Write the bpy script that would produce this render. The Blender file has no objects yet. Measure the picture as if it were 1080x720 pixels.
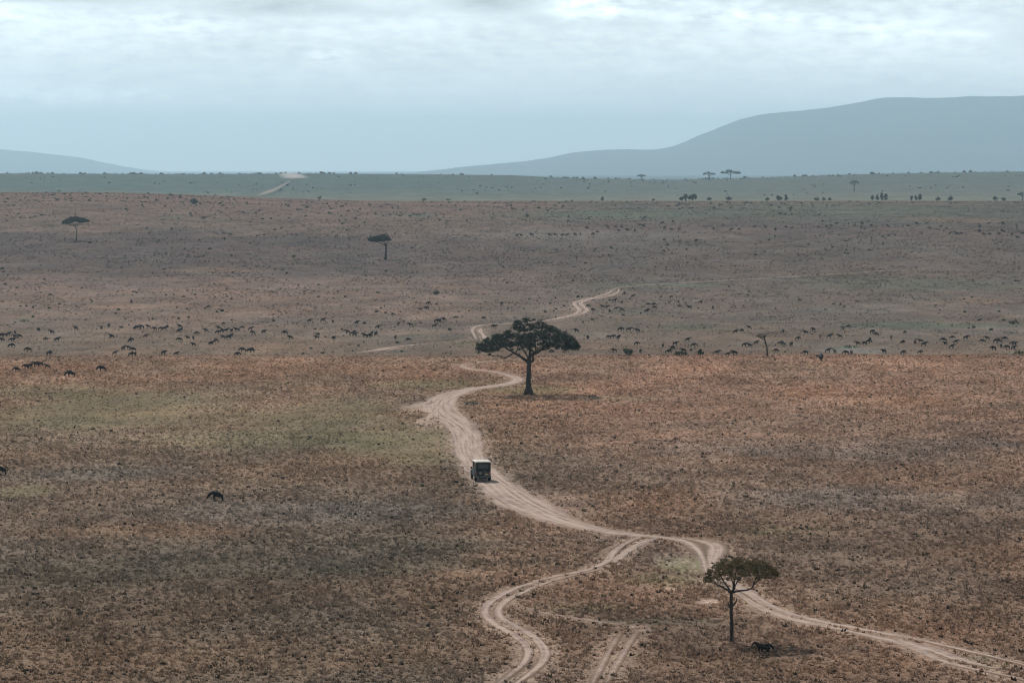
import bpy, bmesh, math, random
import numpy as np
from mathutils import Vector, Matrix
from mathutils.kdtree import KDTree

rng = np.random.default_rng(7)
random.seed(7)
S = bpy.context.scene
C = S.collection
R = math.radians

# ------------------------------------------------------------------ camera
CAM_Z = 34.0
F = 3600.0                       # focal length in pixels of the 1080 px wide photograph (120 mm)
PITCH = math.atan(182.0 / F)     # the level line sits 182 px above the centre
cd = bpy.data.cameras.new('camera'); cam = bpy.data.objects.new('camera', cd); C.objects.link(cam)
cam.location = (0, 0, CAM_Z); cam.rotation_euler = (math.pi / 2 - PITCH, 0, 0)
cd.lens = 120; cd.sensor_width = 36; cd.sensor_fit = 'HORIZONTAL'
cd.clip_start = 1; cd.clip_end = 90000
S.camera = cam

# ------------------------------------------------------------------ sun and sky
SUN_AZ, SUN_EL = R(-33.0), R(50.0)     # clockwise from +Y: behind the scene, to the left
sd = bpy.data.lights.new('sun', 'SUN'); sun = bpy.data.objects.new('sun', sd); C.objects.link(sun)
sd.energy = 4.1; sd.angle = R(0.8); sd.color = (1.0, 0.95, 0.90)
to_sun = Vector((math.sin(SUN_AZ) * math.cos(SUN_EL), math.cos(SUN_AZ) * math.cos(SUN_EL), math.sin(SUN_EL)))
sun.rotation_euler = (-to_sun).to_track_quat('-Z', 'Y').to_euler()
sun.location = (0, 0, 400)

W = bpy.data.worlds.new('World'); S.world = W; W.use_nodes = True
def build_world():
    nt = W.node_tree; nt.nodes.clear(); L = nt.links.new
    def N(t, **kw):
        n = nt.nodes.new(t)
        for k, v in kw.items(): setattr(n, k, v)
        return n
    def M(op, a, b=None, c=None):
        n = N('ShaderNodeMath', operation=op)
        for i, v in enumerate((a, b, c)):
            if v is None: continue
            if isinstance(v, (int, float)): n.inputs[i].default_value = v
            else: L(v, n.inputs[i])
        return n.outputs[0]
    tc = N('ShaderNodeTexCoord'); sp = N('ShaderNodeSeparateXYZ'); L(tc.outputs['Generated'], sp.inputs[0])
    ay = M('ADD', M('ABSOLUTE', sp.outputs['Y']), 0.02)
    u = M('DIVIDE', sp.outputs['X'], ay); v = M('DIVIDE', sp.outputs['Z'], ay)
    vc = M('MINIMUM', M('MAXIMUM', v, 0.0), 0.4)
    sky = N('ShaderNodeTexSky', sky_type='NISHITA'); sky.sun_disc = False
    sky.sun_elevation = SUN_EL; sky.sun_rotation = SUN_AZ; sky.altitude = 1600; sky.air_density = 1.2; sky.dust_density = 2.0
    bg1 = N('ShaderNodeBackground'); bg1.inputs[1].default_value = 0.075; L(sky.outputs[0], bg1.inputs[0])
    # thin overcast: two octaves of streaky cloud, stretched along the horizon
    def cloud_noise(su, sv, detail, off):
        cb = N('ShaderNodeCombineXYZ'); L(M('MULTIPLY', u, su), cb.inputs[0]); L(M('MULTIPLY', vc, sv), cb.inputs[1]); cb.inputs[2].default_value = off
        n = N('ShaderNodeTexNoise'); n.inputs['Scale'].default_value = 1.0; n.inputs['Detail'].default_value = detail; n.inputs['Roughness'].default_value = 0.6
        L(cb.outputs[0], n.inputs['Vector']); return n.outputs['Fac']
    big = cloud_noise(16, 75, 5, 3.3)
    fine = cloud_noise(120, 330, 9, 8.1)
    def blob(u0, v0, ru, rv):           # one bank of cloud at a place in the sky
        a = M('POWER', M('DIVIDE', M('SUBTRACT', u, u0), ru), 2.0); b = M('POWER', M('DIVIDE', M('SUBTRACT', v, v0), rv), 2.0)
        return M('EXPONENT', M('MULTIPLY', M('ADD', a, b), -1.0))
    bright = None
    for (px, py, rx, ry, w) in BANKS:
        t = M('MULTIPLY', blob((px - 540) / F, (178 - py) / F, rx / F, ry / F), w)
        bright = t if bright is None else M('ADD', bright, t)
    f = M('ADD', M('MULTIPLY', M('SUBTRACT', big, 0.5), CL_BIG), M('MULTIPLY', M('SUBTRACT', fine, 0.5), CL_FINE))
    hi = M('MINIMUM', M('MAXIMUM', M('DIVIDE', M('SUBTRACT', v, 0.004), 0.04), 0.0), 1.0)   # streaks thin out towards the horizon
    f = M('ADD', M('MULTIPLY', f, hi), M('MULTIPLY', bright, M('MAXIMUM', M('ADD', M('MULTIPLY', fine, 5.0), -1.6), 0.0)))
    lum = M('MAXIMUM', M('MINIMUM', M('ADD', f, 1.0), 2.2), 0.4)
    el = M('MAXIMUM', sp.outputs['Z'], 0.0)                                                   # thin cloud is brightest low over the horizon
    glow = M('ADD', M('MULTIPLY', M('EXPONENT', M('MULTIPLY', el, -4.0)), VEIL_LOW), VEIL_S)
    bg2 = N('ShaderNodeBackground'); bg2.inputs[0].default_value = VEIL; L(M('MULTIPLY', lum, glow), bg2.inputs[1])
    mx = N('ShaderNodeMixShader'); mx.inputs[0].default_value = 0.8
    L(bg1.outputs[0], mx.inputs[1]); L(bg2.outputs[0], mx.inputs[2])
    out = N('ShaderNodeOutputWorld'); L(mx.outputs[0], out.inputs['Surface'])
CL_BIG, CL_FINE = 1.0, 0.9
VEIL, VEIL_S, VEIL_LOW = (0.80, 0.86, 0.89, 1), 0.18, 1.48
BANKS = [(205, 30, 46, 11, .22), (350, 62, 22, 7, .26), (620, 10, 46, 15, .5), (890, 32, 66, 13, .2), (60, 104, 50, 8, .2), (150, 102, 36, 7, .16), (20, 20, 40, 12, .15), (790, 24, 40, 10, .18), (980, 40, 60, 8, .16),
         (60, 1, 120, 7, -.42), (300, 12, 100, 10, -.34), (520, 9, 50, 11, -.34), (575, 24, 30, 8, -.26), (870, -2, 60, 5, -.3), (1060, 40, 36, 18, -.2), (655, 28, 30, 7, -.22), (760, 20, 60, 8, .2)]
build_world()

S.view_settings.view_transform = 'Standard'; S.view_settings.look = 'None'
S.view_settings.exposure = 0.16; S.view_settings.gamma = 1.0; S.view_settings.use_curve_mapping = False
S.render.engine = 'CYCLES'
S.cycles.max_bounces = 4; S.cycles.diffuse_bounces = 2; S.cycles.glossy_bounces = 2; S.cycles.transmission_bounces = 2
S.cycles.transparent_max_bounces = 6; S.cycles.volume_bounces = 0; S.cycles.use_denoising = True; S.cycles.denoiser = 'OPENIMAGEDENOISE'; S.cycles.denoising_prefilter = 'ACCURATE'
S.cycles.filter_width = 1.2

# ------------------------------------------------------------------ helpers
def tag(o, label=None, cat=None, group=None, kind=None):
    if label: o['label'] = label
    if cat: o['category'] = cat
    if group: o['group'] = group
    if kind: o['kind'] = kind
    return o

def link(name, me, mat=None, parent=None):
    o = bpy.data.objects.new(name, me); C.objects.link(o)
    if mat: me.materials.append(mat)
    if parent: o.parent = parent
    return o

def empty(name, loc, rz=0.0):
    o = bpy.data.objects.new(name, None); C.objects.link(o); o.location = loc; o.rotation_euler = (0, 0, rz)
    o.empty_display_size = 0.5
    return o

def mesh_np(name, V, Fc, smooth=False):
    """Mesh from an (n,3) vertex array and an (m,k) face array."""
    V = np.asarray(V, np.float32); Fc = np.asarray(Fc, np.int32); k = Fc.shape[1]
    me = bpy.data.meshes.new(name)
    me.vertices.add(len(V)); me.vertices.foreach_set('co', V.ravel())
    me.loops.add(Fc.size); me.loops.foreach_set('vertex_index', Fc.ravel())
    me.polygons.add(len(Fc)); me.polygons.foreach_set('loop_start', np.arange(0, Fc.size, k, dtype=np.int32))
    me.update(calc_edges=True)
    me.polygons.foreach_set('use_smooth', np.full(len(Fc), smooth, bool))
    me.validate()
    return me

def col_attr(me, name, cols):
    a = me.attributes.new(name, 'FLOAT_COLOR', 'POINT')
    c = np.ones((len(cols), 4), np.float32); c[:, :3] = cols
    a.data.foreach_set('color', c.ravel())

def float_attr(me, name, vals):
    a = me.attributes.new(name, 'FLOAT', 'POINT'); a.data.foreach_set('value', np.asarray(vals, np.float32))

def vnoise(x, y, seed=0):
    x = np.asarray(x, float); y = np.asarray(y, float)
    ix = np.floor(x).astype(np.int64); iy = np.floor(y).astype(np.int64); fx = x - ix; fy = y - iy
    def h(a, b):
        n = (a * 374761393 + b * 668265263 + seed * 1274126177) & 0xffffffff
        n = ((n ^ (n >> 13)) * 1274126177) & 0xffffffff
        n = n ^ (n >> 16)
        return (n & 0xffff) / 65535.0
    fx = fx * fx * (3 - 2 * fx); fy = fy * fy * (3 - 2 * fy)
    return (h(ix, iy) * (1 - fx) + h(ix + 1, iy) * fx) * (1 - fy) + (h(ix, iy + 1) * (1 - fx) + h(ix + 1, iy + 1) * fx) * fy

def fbm(x, y, seed=0, o=4):
    s = 0; a = 1; t = 0
    for i in range(o):
        s = s + a * vnoise(x * 2 ** i, y * 2 ** i, seed + i * 17); t += a; a *= 0.55
    return s / t

def sstep(t):
    t = np.clip(t, 0, 1); return t * t * (3 - 2 * t)

# ------------------------------------------------------------------ terrain height
SKY_PX = [-600, 0, 200, 320, 450, 540, 600, 660, 700, 770, 820, 900, 1000, 1080, 1700]
SKY_PY = [181, 183, 184, 183, 184, 185, 188, 189, 190, 188.5, 187, 184, 182, 181, 180]
def height(x, y):
    x = np.asarray(x, float); y = np.asarray(y, float)
    u = x / np.maximum(y, 60)
    z = 31.7 * np.exp(-(x * x + y * y) / 75.0 ** 2)
    # a shallow fold in the plain: a low crest and a drop behind it
    yc = 611 + 14.0 * (fbm(x / 30, x * 0 + 3, 5, 3) - 0.5) + 8 * np.sin(x / 130.0)
    d = y - yc
    z = z + 0.6 * np.exp(-(d / 60) ** 2) - 3.4 * sstep(d / 26.0) * (1 - sstep((d - 60) / 700.0))
    # the long rise to the far edge of the plain
    zc = 18.0 - 6.0 * sstep((u + 0.13) / 0.10)
    zf = CAM_Z - (np.interp(u * F + 540, SKY_PX, SKY_PY) - 178.0) / F * 4800
    t = np.clip((y - 1000) / 1300.0, 0, 1); rise = zc * np.sin(t * math.pi / 2) * sstep(t * 2.5)
    far = 5.0 + (zf - 5.0) * sstep((y - 2800) / 2000.0)
    w = sstep((y - 2330) / 500.0)
    z = z + rise * (1 - w) + far * w
    z = z * (1 - sstep((y - 4850) / 1200.0))
    und = (fbm(x / 70, y / 70, 11, 3) - 0.5)
    z = z + und * (0.5 + 0.9 * sstep((y - 800) / 800.0)) * (1 - 0.85 * sstep((y - 2100) / 100) )
    z = z + (vnoise(x / 2.3, y / 2.3, 23) - 0.5) * 0.10
    return z

_c, _s = math.cos(PITCH), math.sin(PITCH)
def ray(px, py):
    a = (px - 540.0) / F; b = -(py - 360.0) / F
    return np.array([a, _c + b * _s, -_s + b * _c])
_T = np.concatenate([np.geomspace(80, 900, 2600), np.geomspace(900.2, 7000, 2600)])
def ground(px, py):
    """First point of the ground that the photograph shows at this pixel."""
    d = ray(px, py); X = d[0] * _T; Y = d[1] * _T; Z = CAM_Z + d[2] * _T
    hit = np.nonzero(Z < height(X, Y))[0]
    if not len(hit): return None
    i = hit[0]; lo, hi = _T[max(i - 1, 0)], _T[i]
    for _ in range(24):
        m = (lo + hi) / 2
        if CAM_Z + d[2] * m < height(d[0] * m, d[1] * m): hi = m
        else: lo = m
    p = d * hi; return Vector((p[0], p[1], float(height(p[0], p[1]))))
def at_depth(px, Y):
    x = (px - 540.0) / F * Y
    return Vector((x, Y, float(height(x, Y))))
def crest_y(px):
    """Depth of the far edge of the plain in this direction."""
    Y = np.linspace(1700, 2700, 800); x = (px - 540.0) / F * Y
    return float(Y[np.argmax((height(x, Y) - CAM_Z) / Y)])
def scale_at(Y): return F / Y            # photo pixels per metre

# ------------------------------------------------------------------ materials
def mat(name, col, rough=0.85, spec=0.2, metal=0.0):
    m = bpy.data.materials.new(name); m.use_nodes = True
    b = m.node_tree.nodes['Principled BSDF']
    b.inputs['Base Color'].default_value = (*col, 1); b.inputs['Roughness'].default_value = rough
    b.inputs['Specular IOR Level'].default_value = spec; b.inputs['Metallic'].default_value = metal
    return m

def noisy(name, c1, c2, scale, rough=0.9, spec=0.1, bump=0.0, stretch=(1, 1, 1), metal=0.0):
    m = mat(name, c1, rough, spec, metal); nt = m.node_tree; L = nt.links.new; b = nt.nodes['Principled BSDF']
    tc = nt.nodes.new('ShaderNodeTexCoord'); mp = nt.nodes.new('ShaderNodeMapping'); mp.inputs['Scale'].default_value = stretch
    n = nt.nodes.new('ShaderNodeTexNoise'); n.inputs['Scale'].default_value = scale; n.inputs['Detail'].default_value = 5
    r = nt.nodes.new('ShaderNodeValToRGB'); r.color_ramp.elements[0].position = 0.35; r.color_ramp.elements[1].position = 0.65
    r.color_ramp.elements[0].color = (*c1, 1); r.color_ramp.elements[1].color = (*c2, 1)
    L(tc.outputs['Object'], mp.inputs[0]); L(mp.outputs[0], n.inputs['Vector']); L(n.outputs['Fac'], r.inputs[0]); L(r.outputs[0], b.inputs['Base Color'])
    if bump:
        bp = nt.nodes.new('ShaderNodeBump'); bp.inputs['Strength'].default_value = bump; bp.inputs['Distance'].default_value = 0.05
        L(n.outputs['Fac'], bp.inputs['Height']); L(bp.outputs[0], b.inputs['Normal'])
    return m

def leaf_mat(name, c1, c2):
    m = mat(name, c1, 0.7, 0.15); nt = m.node_tree; L = nt.links.new; b = nt.nodes['Principled BSDF']
    at = nt.nodes.new('ShaderNodeAttribute'); at.attribute_name = 'Vary'
    mx = nt.nodes.new('ShaderNodeMix'); mx.data_type = 'RGBA'
    mx.inputs[6].default_value = (*c1, 1); mx.inputs[7].default_value = (*c2, 1)
    L(at.outputs['Fac'], mx.inputs[0]); L(mx.outputs[2], b.inputs['Base Color'])
    tr = nt.nodes.new('ShaderNodeBsdfTranslucent'); L(mx.outputs[2], tr.inputs[0])
    ms = nt.nodes.new('ShaderNodeMixShader'); ms.inputs[0].default_value = 0.12
    L(b.outputs[0], ms.inputs[1]); L(tr.outputs[0], ms.inputs[2]); L(ms.outputs[0], nt.nodes['Material Output'].inputs[0])
    return m

def attr_mat(name, rough=0.95, transl=0.0):
    m = mat(name, (.2, .15, .1), rough, 0.05); nt = m.node_tree; L = nt.links.new; b = nt.nodes['Principled BSDF']
    at = nt.nodes.new('ShaderNodeAttribute'); at.attribute_name = 'Tone'; L(at.outputs['Color'], b.inputs['Base Color'])
    if transl:
        tr = nt.nodes.new('ShaderNodeBsdfTranslucent'); L(at.outputs['Color'], tr.inputs[0])
        ms = nt.nodes.new('ShaderNodeMixShader'); ms.inputs[0].default_value = transl
        L(b.outputs[0], ms.inputs[1]); L(tr.outputs[0], ms.inputs[2]); L(ms.outputs[0], nt.nodes['Material Output'].inputs[0])
    return m

# ------------------------------------------------------------------ tracks (courses measured on the photograph, laid on the ground)
def spline(pts, n=14):
    P = np.array(pts, float); P = np.vstack([2 * P[0] - P[1], P, 2 * P[-1] - P[-2]]); out = []
    for i in range(1, len(P) - 2):
        t = np.linspace(0, 1, n, endpoint=False)[:, None]; a, b, c, d = P[i - 1:i + 3]
        out.append(0.5 * (2 * b + (c - a) * t + (2 * a - 5 * b + 4 * c - d) * t ** 2 + (3 * b - a - 3 * c + d) * t ** 3))
    return np.vstack(out + [P[-2][None]])
def course(pts, step):
    """World polyline at an even step; rows are x, y, half width."""
    q = spline(pts); w = []
    for r in q:
        g = ground(r[0], r[1])
        if g is not None: w.append((g.x, g.y, r[2] / 2))
    w = np.array(w); d = np.r_[0, np.cumsum(np.hypot(np.diff(w[:, 0]), np.diff(w[:, 1])))]
    keep = np.r_[True, np.diff(d) > 1e-4]; w = w[keep]; d = d[keep]
    s = np.arange(0, d[-1], step)
    w2 = np.stack([np.interp(s, d, w[:, i]) for i in range(3)], 1)
    k = 7; ker = np.ones(k) / k
    for i in range(3):
        pad = np.r_[np.full(k // 2, w2[0, i]), w2[:, i], np.full(k // 2, w2[-1, i])]; w2[:, i] = np.convolve(pad, ker, 'valid')
    return w2

# each: name, label, strips; a strip is a list of (px, py, width in m)
TRACKS = [
 ('dirt_road', 'broad pale dirt road winding from the junction past the vehicle to the umbrella tree', [
   [(489, 384, 2.6), (489, 387, 2.6), (500, 390, 2.6), (518, 391.5, 2.6), (535, 395.5, 2.6), (546, 399.5, 2.8), (541, 403.5, 3.0), (520, 407.5, 3.2), (495, 411, 3.4), (476, 416, 3.8), (466, 422, 4.6), (463, 429, 4.9), (469, 437, 4.8),
    (481, 446, 4.2), (490, 455, 3.9), (493, 466, 3.9), (494, 477, 3.6), (501, 488, 3.4), (511, 500, 3.8), (527, 514, 4.4), (543, 526, 5.0), (563, 537, 4.8), (585, 547, 4.2), (612, 555, 3.4), (640, 560.5, 3.0), (668, 564, 2.6), (700, 567, 2.0),
    (718, 570, 1.7), (731, 576, 1.5), (738, 584, 1.3), (741, 592, 1.2), (744, 601, 1.2), (752, 610, 1.2), (768, 619, 1.2)],
   [(505, 381.6, 1.2), (517, 381, .9), (530, 380.5, .6)],
   [(430, 431, .5), (452, 424, 1.0), (466, 421, 1.6)], [(447, 447, .5), (456, 437, .9), (463, 429, 1.2)]]),
 ('dirt_track', 'two pale wheel ruts curving left from the junction down to the photo bottom', [
   [(694, 567, 1.0), (672, 575, .85), (655, 586, .8), (645, 595, .8)],
   [(676, 566, .9), (660, 573, .8), (646, 583, .8), (640, 592, .7), (618, 601.5, .6), (590, 607, .55), (565, 613, .55), (540, 622, .6), (521, 632, .62), (512, 641, .65), (513, 650, .65), (524, 659, .65), (540, 668, .65), (552, 677, .65), (557, 687, .65), (553, 698, .65), (541, 709, .65), (522, 723, .65)],
   [(632, 601, .4), (600, 608, .45), (572, 616, .5), (548, 626, .55), (532, 635, .6), (526, 644, .62), (531, 653, .62), (545, 661, .62), (560, 669, .62), (571, 679, .65), (576, 690, .68), (571, 700, .68), (558, 711, .68), (540, 724, .68)]]),
 ('dirt_track', 'faint pale pair of ruts cutting across the slope right of the double bend', [
   [(548, 641, .3), (575, 647, .4), (605, 652, .45), (640, 657, .5), (668, 661, .55)],
   [(654, 668, .5), (645, 682, .55), (636, 698, .55), (624, 722, .55)], [(673, 665, .5), (664, 678, .55), (653, 696, .55), (638, 722, .55)]]),
 ('dirt_road', 'pale two lane dirt track running from the small acacia to the right edge', [
   [(694, 566, 1.0), (712, 567, 1.2), (730, 568.8, 1.6), (746, 571.8, 2.0), (755, 576, 2.0), (756, 582, 1.7), (752, 590, 1.3), (749.5, 600, 1.0), (760, 611, .9), (784, 621, .95), (799, 631, .85), (815, 640, .8), (836, 648, .75), (865, 655, .75), (900, 661.5, .8), (935, 668, .8), (970, 674.5, .75), (1010, 684, .7), (1045, 692, .7), (1095, 705, .7)],
   [(768, 619, 1.0), (782, 628, .8), (799, 639, .75), (820, 648.5, .75), (850, 656.5, .75), (890, 664.5, .8), (925, 672, .85), (952, 678.5, .9), (972, 686.5, .8), (994, 697, .7), (1025, 705, .6), (1060, 712, .55), (1095, 721, .55)],
   [(945, 674, 1.0), (975, 682, 1.1), (998, 690, .9), (1018, 697, .7), (1040, 703, .5), (1062, 706, .4)]]),
 ('dirt_track', 'pair of pale ruts climbing away behind the umbrella tree towards the distant plain', [
   [(503, 359, 1.0), (500.5, 354, 1.0), (498, 349, 1.0), (501, 345, .9), (512, 342.5, .8), (540, 341, .8), (574, 338.5, 1.0), (594, 334.5, 1.1), (606, 331.5, 1.1), (611, 328, 1.1), (608.5, 324, 1.1), (605.5, 320.5, 1.1), (611, 317.5, 1.1), (624, 314.5, 1.1), (636, 311.5, 1.1), (643, 308.5, 1.2), (647, 305.5, 1.2), (652, 303.6, 1.0)],
   [(512, 359, 1.0), (510, 354, 1.0), (506, 349, 1.0), (509, 346, .9)],
   [(575, 339.5, 1.0), (598, 335, 1.0), (612, 331.5, 1.0), (619, 327.5, 1.1), (616, 323.5, 1.1), (612, 320, 1.1), (620, 316.5, 1.1), (636, 313.5, 1.1), (648, 310.5, 1.1), (652.5, 307, 1.1), (652, 304, 1.0)]]),
 ('dirt_track', 'short pale track left of the umbrella tree just beyond the fold', [
   [(374, 373, .9), (390, 370.5, 1.6), (405, 368, 2.0), (420, 365.5, 1.6), (442, 363.3, .8), (470, 361, .35), (492, 359, .5), (503, 357.5, .9)],
   [(392, 370.8, 1.0), (410, 368.8, 1.0), (428, 366, .7)]]),
 ('dirt_track', 'thin pale track crossing the distant plain from the ruts to the right', [
   [(652, 303.6, .8), (668, 301.5, .9), (690, 300, 1.2), (715, 298.5, .9), (745, 297, .8), (770, 295.5, 1.1), (797, 294, 1.1), (850, 290.5, .5), (900, 287.8, .9), (935, 285.5, .9), (975, 283, .7)]]),
]
STRIPS = []          # (course, track index)
for ti, t in enumerate(TRACKS):
    for pts in t[2]:
        yy = max(p[1] for p in pts)
        STRIPS.append((course(pts, 0.45 if yy > 376 else 1.0), ti))
# the far road on the opposite slope
far_pts = [(271, 207.5, 11), (277, 205, 11), (284, 202.5, 10), (291, 199.5, 7), (297, 196.5, 5), (303, 193.5, 3), (306, 190, 3)]
STRIPS.append((course(far_pts, 14.0), len(TRACKS)))
TRACKS.append(('dirt_road', 'pale road climbing the far blue green slope under the dust', None))

kd_n = sum(len(s) for s, _ in STRIPS)
KD = KDTree(kd_n); KW = []
for s, ti in STRIPS:
    for r in s: KD.insert((r[0], r[1], 0), len(KW)); KW.append(r[2])
KD.balance()
def track_gap(X, Y):
    """Signed distance from the nearest track edge, in metres."""
    out = np.full(len(X), 99.0)
    for i in range(len(X)):
        p, j, d = KD.find((X[i], Y[i], 0)); out[i] = d - KW[j]
    return out

# ------------------------------------------------------------------ grass tones by world position, with cloud shadow bands painted into the mid plain
def band(tab):
    t = np.array(tab); return lambda y: np.stack([np.interp(y, t[:, 0], t[:, i]) for i in (1, 2, 3)], -1)
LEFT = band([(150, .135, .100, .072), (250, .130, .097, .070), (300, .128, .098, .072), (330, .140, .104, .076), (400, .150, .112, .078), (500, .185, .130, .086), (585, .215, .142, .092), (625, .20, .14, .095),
             (690, .180, .137, .107), (790, .170, .138, .114), (830, .175, .140, .12), (900, .205, .155, .13), (1080, .19, .143, .125), (1140, .12, .098, .09), (1380, .11, .090, .086), (1470, .158, .124, .106), (1800, .178, .128, .106), (2300, .186, .122, .098),  # dark rows past the paler plain: cloud shadow painted as ground colour
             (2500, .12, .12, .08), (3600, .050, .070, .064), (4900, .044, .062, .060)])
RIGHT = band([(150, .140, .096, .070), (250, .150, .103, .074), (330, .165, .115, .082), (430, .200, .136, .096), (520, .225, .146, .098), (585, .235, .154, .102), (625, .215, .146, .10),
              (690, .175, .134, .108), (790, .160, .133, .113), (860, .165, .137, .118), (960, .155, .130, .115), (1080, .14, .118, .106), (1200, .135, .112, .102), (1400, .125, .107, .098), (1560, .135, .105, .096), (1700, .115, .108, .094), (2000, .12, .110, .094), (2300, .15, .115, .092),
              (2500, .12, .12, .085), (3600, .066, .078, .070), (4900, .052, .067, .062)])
GREEN, LIME, DARKG, ORANGE, DUST, SPRING, GREY = (.135, .114, .066), (.175, .158, .085), (.082, .070, .050), (.25, .158, .10), (.36, .27, .22), (.082, .094, .066), (.15, .135, .12)
# centre and half size on the photograph (turned into metres on the ground), grass, strength, how much shorter the tussocks are
PATCHES_PX = [
 (140, 436, 150, 26, GREEN, 0.68, .8), (330, 440, 120, 22, GREEN, 0.60, .75), (420, 468, 70, 20, GREEN, 0.72, .8), (250, 462, 160, 14, GREEN, .55, .5), (60, 412, 110, 8, GREEN, .5, .4), (28, 518, 42, 9, GREEN, 0.64, .8),
 (440, 484, 40, 8, GREEN, .6, .5), (560, 412, 55, 5, LIME, .5, .4), (450, 405, 60, 5, LIME, .45, .4), (650, 420, 60, 3, GREEN, .4, .4),
 (300, 597, 330, 12, DARKG, .55, 0), (80, 606, 120, 14, DARKG, .5, 0), (470, 575, 110, 13, DARKG, .5, 0), (560, 592, 60, 8, DARKG, .45, 0),
 (725, 596, 34, 9, LIME, .7, .8), (700, 612, 60, 9, LIME, .35, .5), (610, 640, 60, 4, GREEN, .35, .3), (700, 655, 90, 5, DARKG, .55, 0), (600, 645, 70, 3.5, DARKG, .4, 0),
 (707, 621, 11, 2.6, DUST, .8, 1), (748, 634, 16, 4, DUST, .9, 1), (640, 566, 30, 5, DUST, .3, .5), (705, 590, 20, 7, DUST, .3, .5), (440, 430, 26, 6, DUST, .45, .7), (452, 445, 20, 8, DUST, .3, .5), (590, 530, 40, 12, DUST, .3, .5), (676, 662, 14, 4, DUST, .35, .4),
 (130, 560, 140, 9, ORANGE, .28, .2), (500, 605, 60, 5, ORANGE, .3, 0), (330, 690, 220, 22, ORANGE, .16, 0), (900, 640, 180, 18, ORANGE, .18, 0), (850, 700, 160, 12, ORANGE, .22, 0), (830, 470, 240, 12, GREY, .4, 0), (930, 525, 200, 14, GREY, .4, 0), (830, 560, 60, 6, GREEN, .3, 0),
 (310, 383, 330, 5, ORANGE, .2, .2), (860, 388, 260, 8, ORANGE, .15, 0), (920, 420, 200, 10, ORANGE, .25, 0), (290, 540, 240, 14, GREY, .25, 0), (130, 500, 120, 9, GREY, .3, 0),
 (905, 604, 20, 1.6, DARKG, .8, .3), (910, 683, 22, 1.8, DARKG, .7, .3), (1030, 694, 26, 3.5, DARKG, .8, .3), (1050, 702, 24, 3, GREEN, .5, .3), (495, 426, 16, 3, DARKG, .7, 0), (840, 438, 14, 1.6, DARKG, .7, .3), (745, 430, 16, 1.6, DARKG, .5, .3),
 (25, 337, 9, 1.6, SPRING, 1, 0), (985, 343, 90, 4, SPRING, .8, .4), (900, 370, 45, 3, GREY, .8, 0), (895, 366, 18, 2, SPRING, .8, 0), (1070, 372, 14, 2, SPRING, .8, 0), (730, 345, 30, 4, SPRING, .5, 0), (690, 301, 70, 2, SPRING, .8, .2), (420, 371, 10, 1.2, SPRING, .8, 0), (505, 362, 40, 3, GREEN, .5, .3), (820, 370, 18, 3, GREEN, .45, .2),
 (660, 226, 120, 5, SPRING, .7, 0), (600, 248, 170, 7, GREY, .35, 0), (900, 222, 160, 8, SPRING, .35, 0), (960, 300, 130, 8, SPRING, .35, 0), (180, 229, 12, 1.5, SPRING, .7, 0), (440, 227, 30, 2, SPRING, .6, 0), (900, 325, 80, 5, GREY, .4, 0), (1030, 316, 20, 4, ORANGE, .3, 0), (1010, 232, 60, 3, ORANGE, .3, 0), (130, 323, 40, 3, ORANGE, .35, 0), (230, 285, 60, 3, ORANGE, .3, 0),
]
PATCHES = []
for (cx, cy, rx, ry, colr, st, short) in PATCHES_PX:
    a, b, c = ground(cx, cy), ground(cx, cy + ry), ground(cx, cy - ry)
    PATCHES.append((a.x, a.y, rx * a.y / F, max((a.y - b.y), 0.6), max((c.y - a.y), 0.6), colr, st, short))
def tone(X, Y):
    """Ground colour and how short the grass is, at world points."""
    n1 = fbm(X / 22, Y / 45, 31, 4); n2 = fbm(X / 6, Y / 12, 41, 3); n3 = fbm(X / 120, Y / 200, 51, 3)
    Yw = Y * (1 + (n1 - 0.5) * 0.10 * np.clip((Y - 640) / 200, 0.25, 1) + (n3 - 0.5) * 0.16)
    Yw = np.where(np.abs(Y - 655) < 30, Y, Yw); Yw = np.where((Y < 625) & (Yw > 625), 625, Yw)
    Yw = np.where((Y > 630) & (Y < 1000) & (Yw < 690), 690, Yw)
    Yw = np.where(Y > 2300, np.maximum(Y, 2420), np.where(Yw > 2330, 2330, Yw))
    u = X / np.maximum(Y, 100)
    k = sstep((u + 0.03 + (n3 - .5) * 0.10) / 0.07)[..., None]
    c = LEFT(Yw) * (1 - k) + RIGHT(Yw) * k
    c = c * np.interp(Yw, [600, 690, 2350, 2500], [.95, .66, .60, 1.12])[..., None] * np.stack([np.interp(Yw, [250, 600, 690], [1.0, 1.02, 1.05]), np.interp(Yw, [250, 600, 690], [.965, .955, .985]), np.interp(Yw, [250, 600, 690], [.95, .99, .91])], -1)
    short = np.zeros(len(X))
    for (px, py, rx, r1, r2, colr, st, sh) in PATCHES:
        sel = (np.abs(X - px) < rx * 1.9) & (Y > py - 1.9 * r1) & (Y < py + 1.9 * r2)
        if not sel.any(): continue
        xs, ys = X[sel], Y[sel]
        ry = np.where(ys < py, r1, r2)
        q = np.sqrt(((xs - px) / rx) ** 2 + ((ys - py) / ry) ** 2) + (n1[sel] - 0.5) * 0.9 + (n2[sel] - 0.5) * 0.5
        w = (1 - sstep((q - 0.45) / 0.8)) * st
        c[sel] = c[sel] * (1 - w[:, None]) + np.array(colr) * w[:, None]
        short[sel] = np.maximum(short[sel], w * sh)
    m = (0.72 + 0.56 * n2) * (0.76 + 0.48 * n1)
    c = c * m[..., None]
    warm = (fbm(X / 15, Y / 25, 61, 3) - 0.5)[..., None] * np.array([.22, .0, -.16])
    return np.clip(c * (1 + warm), .01, 1), short

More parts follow.
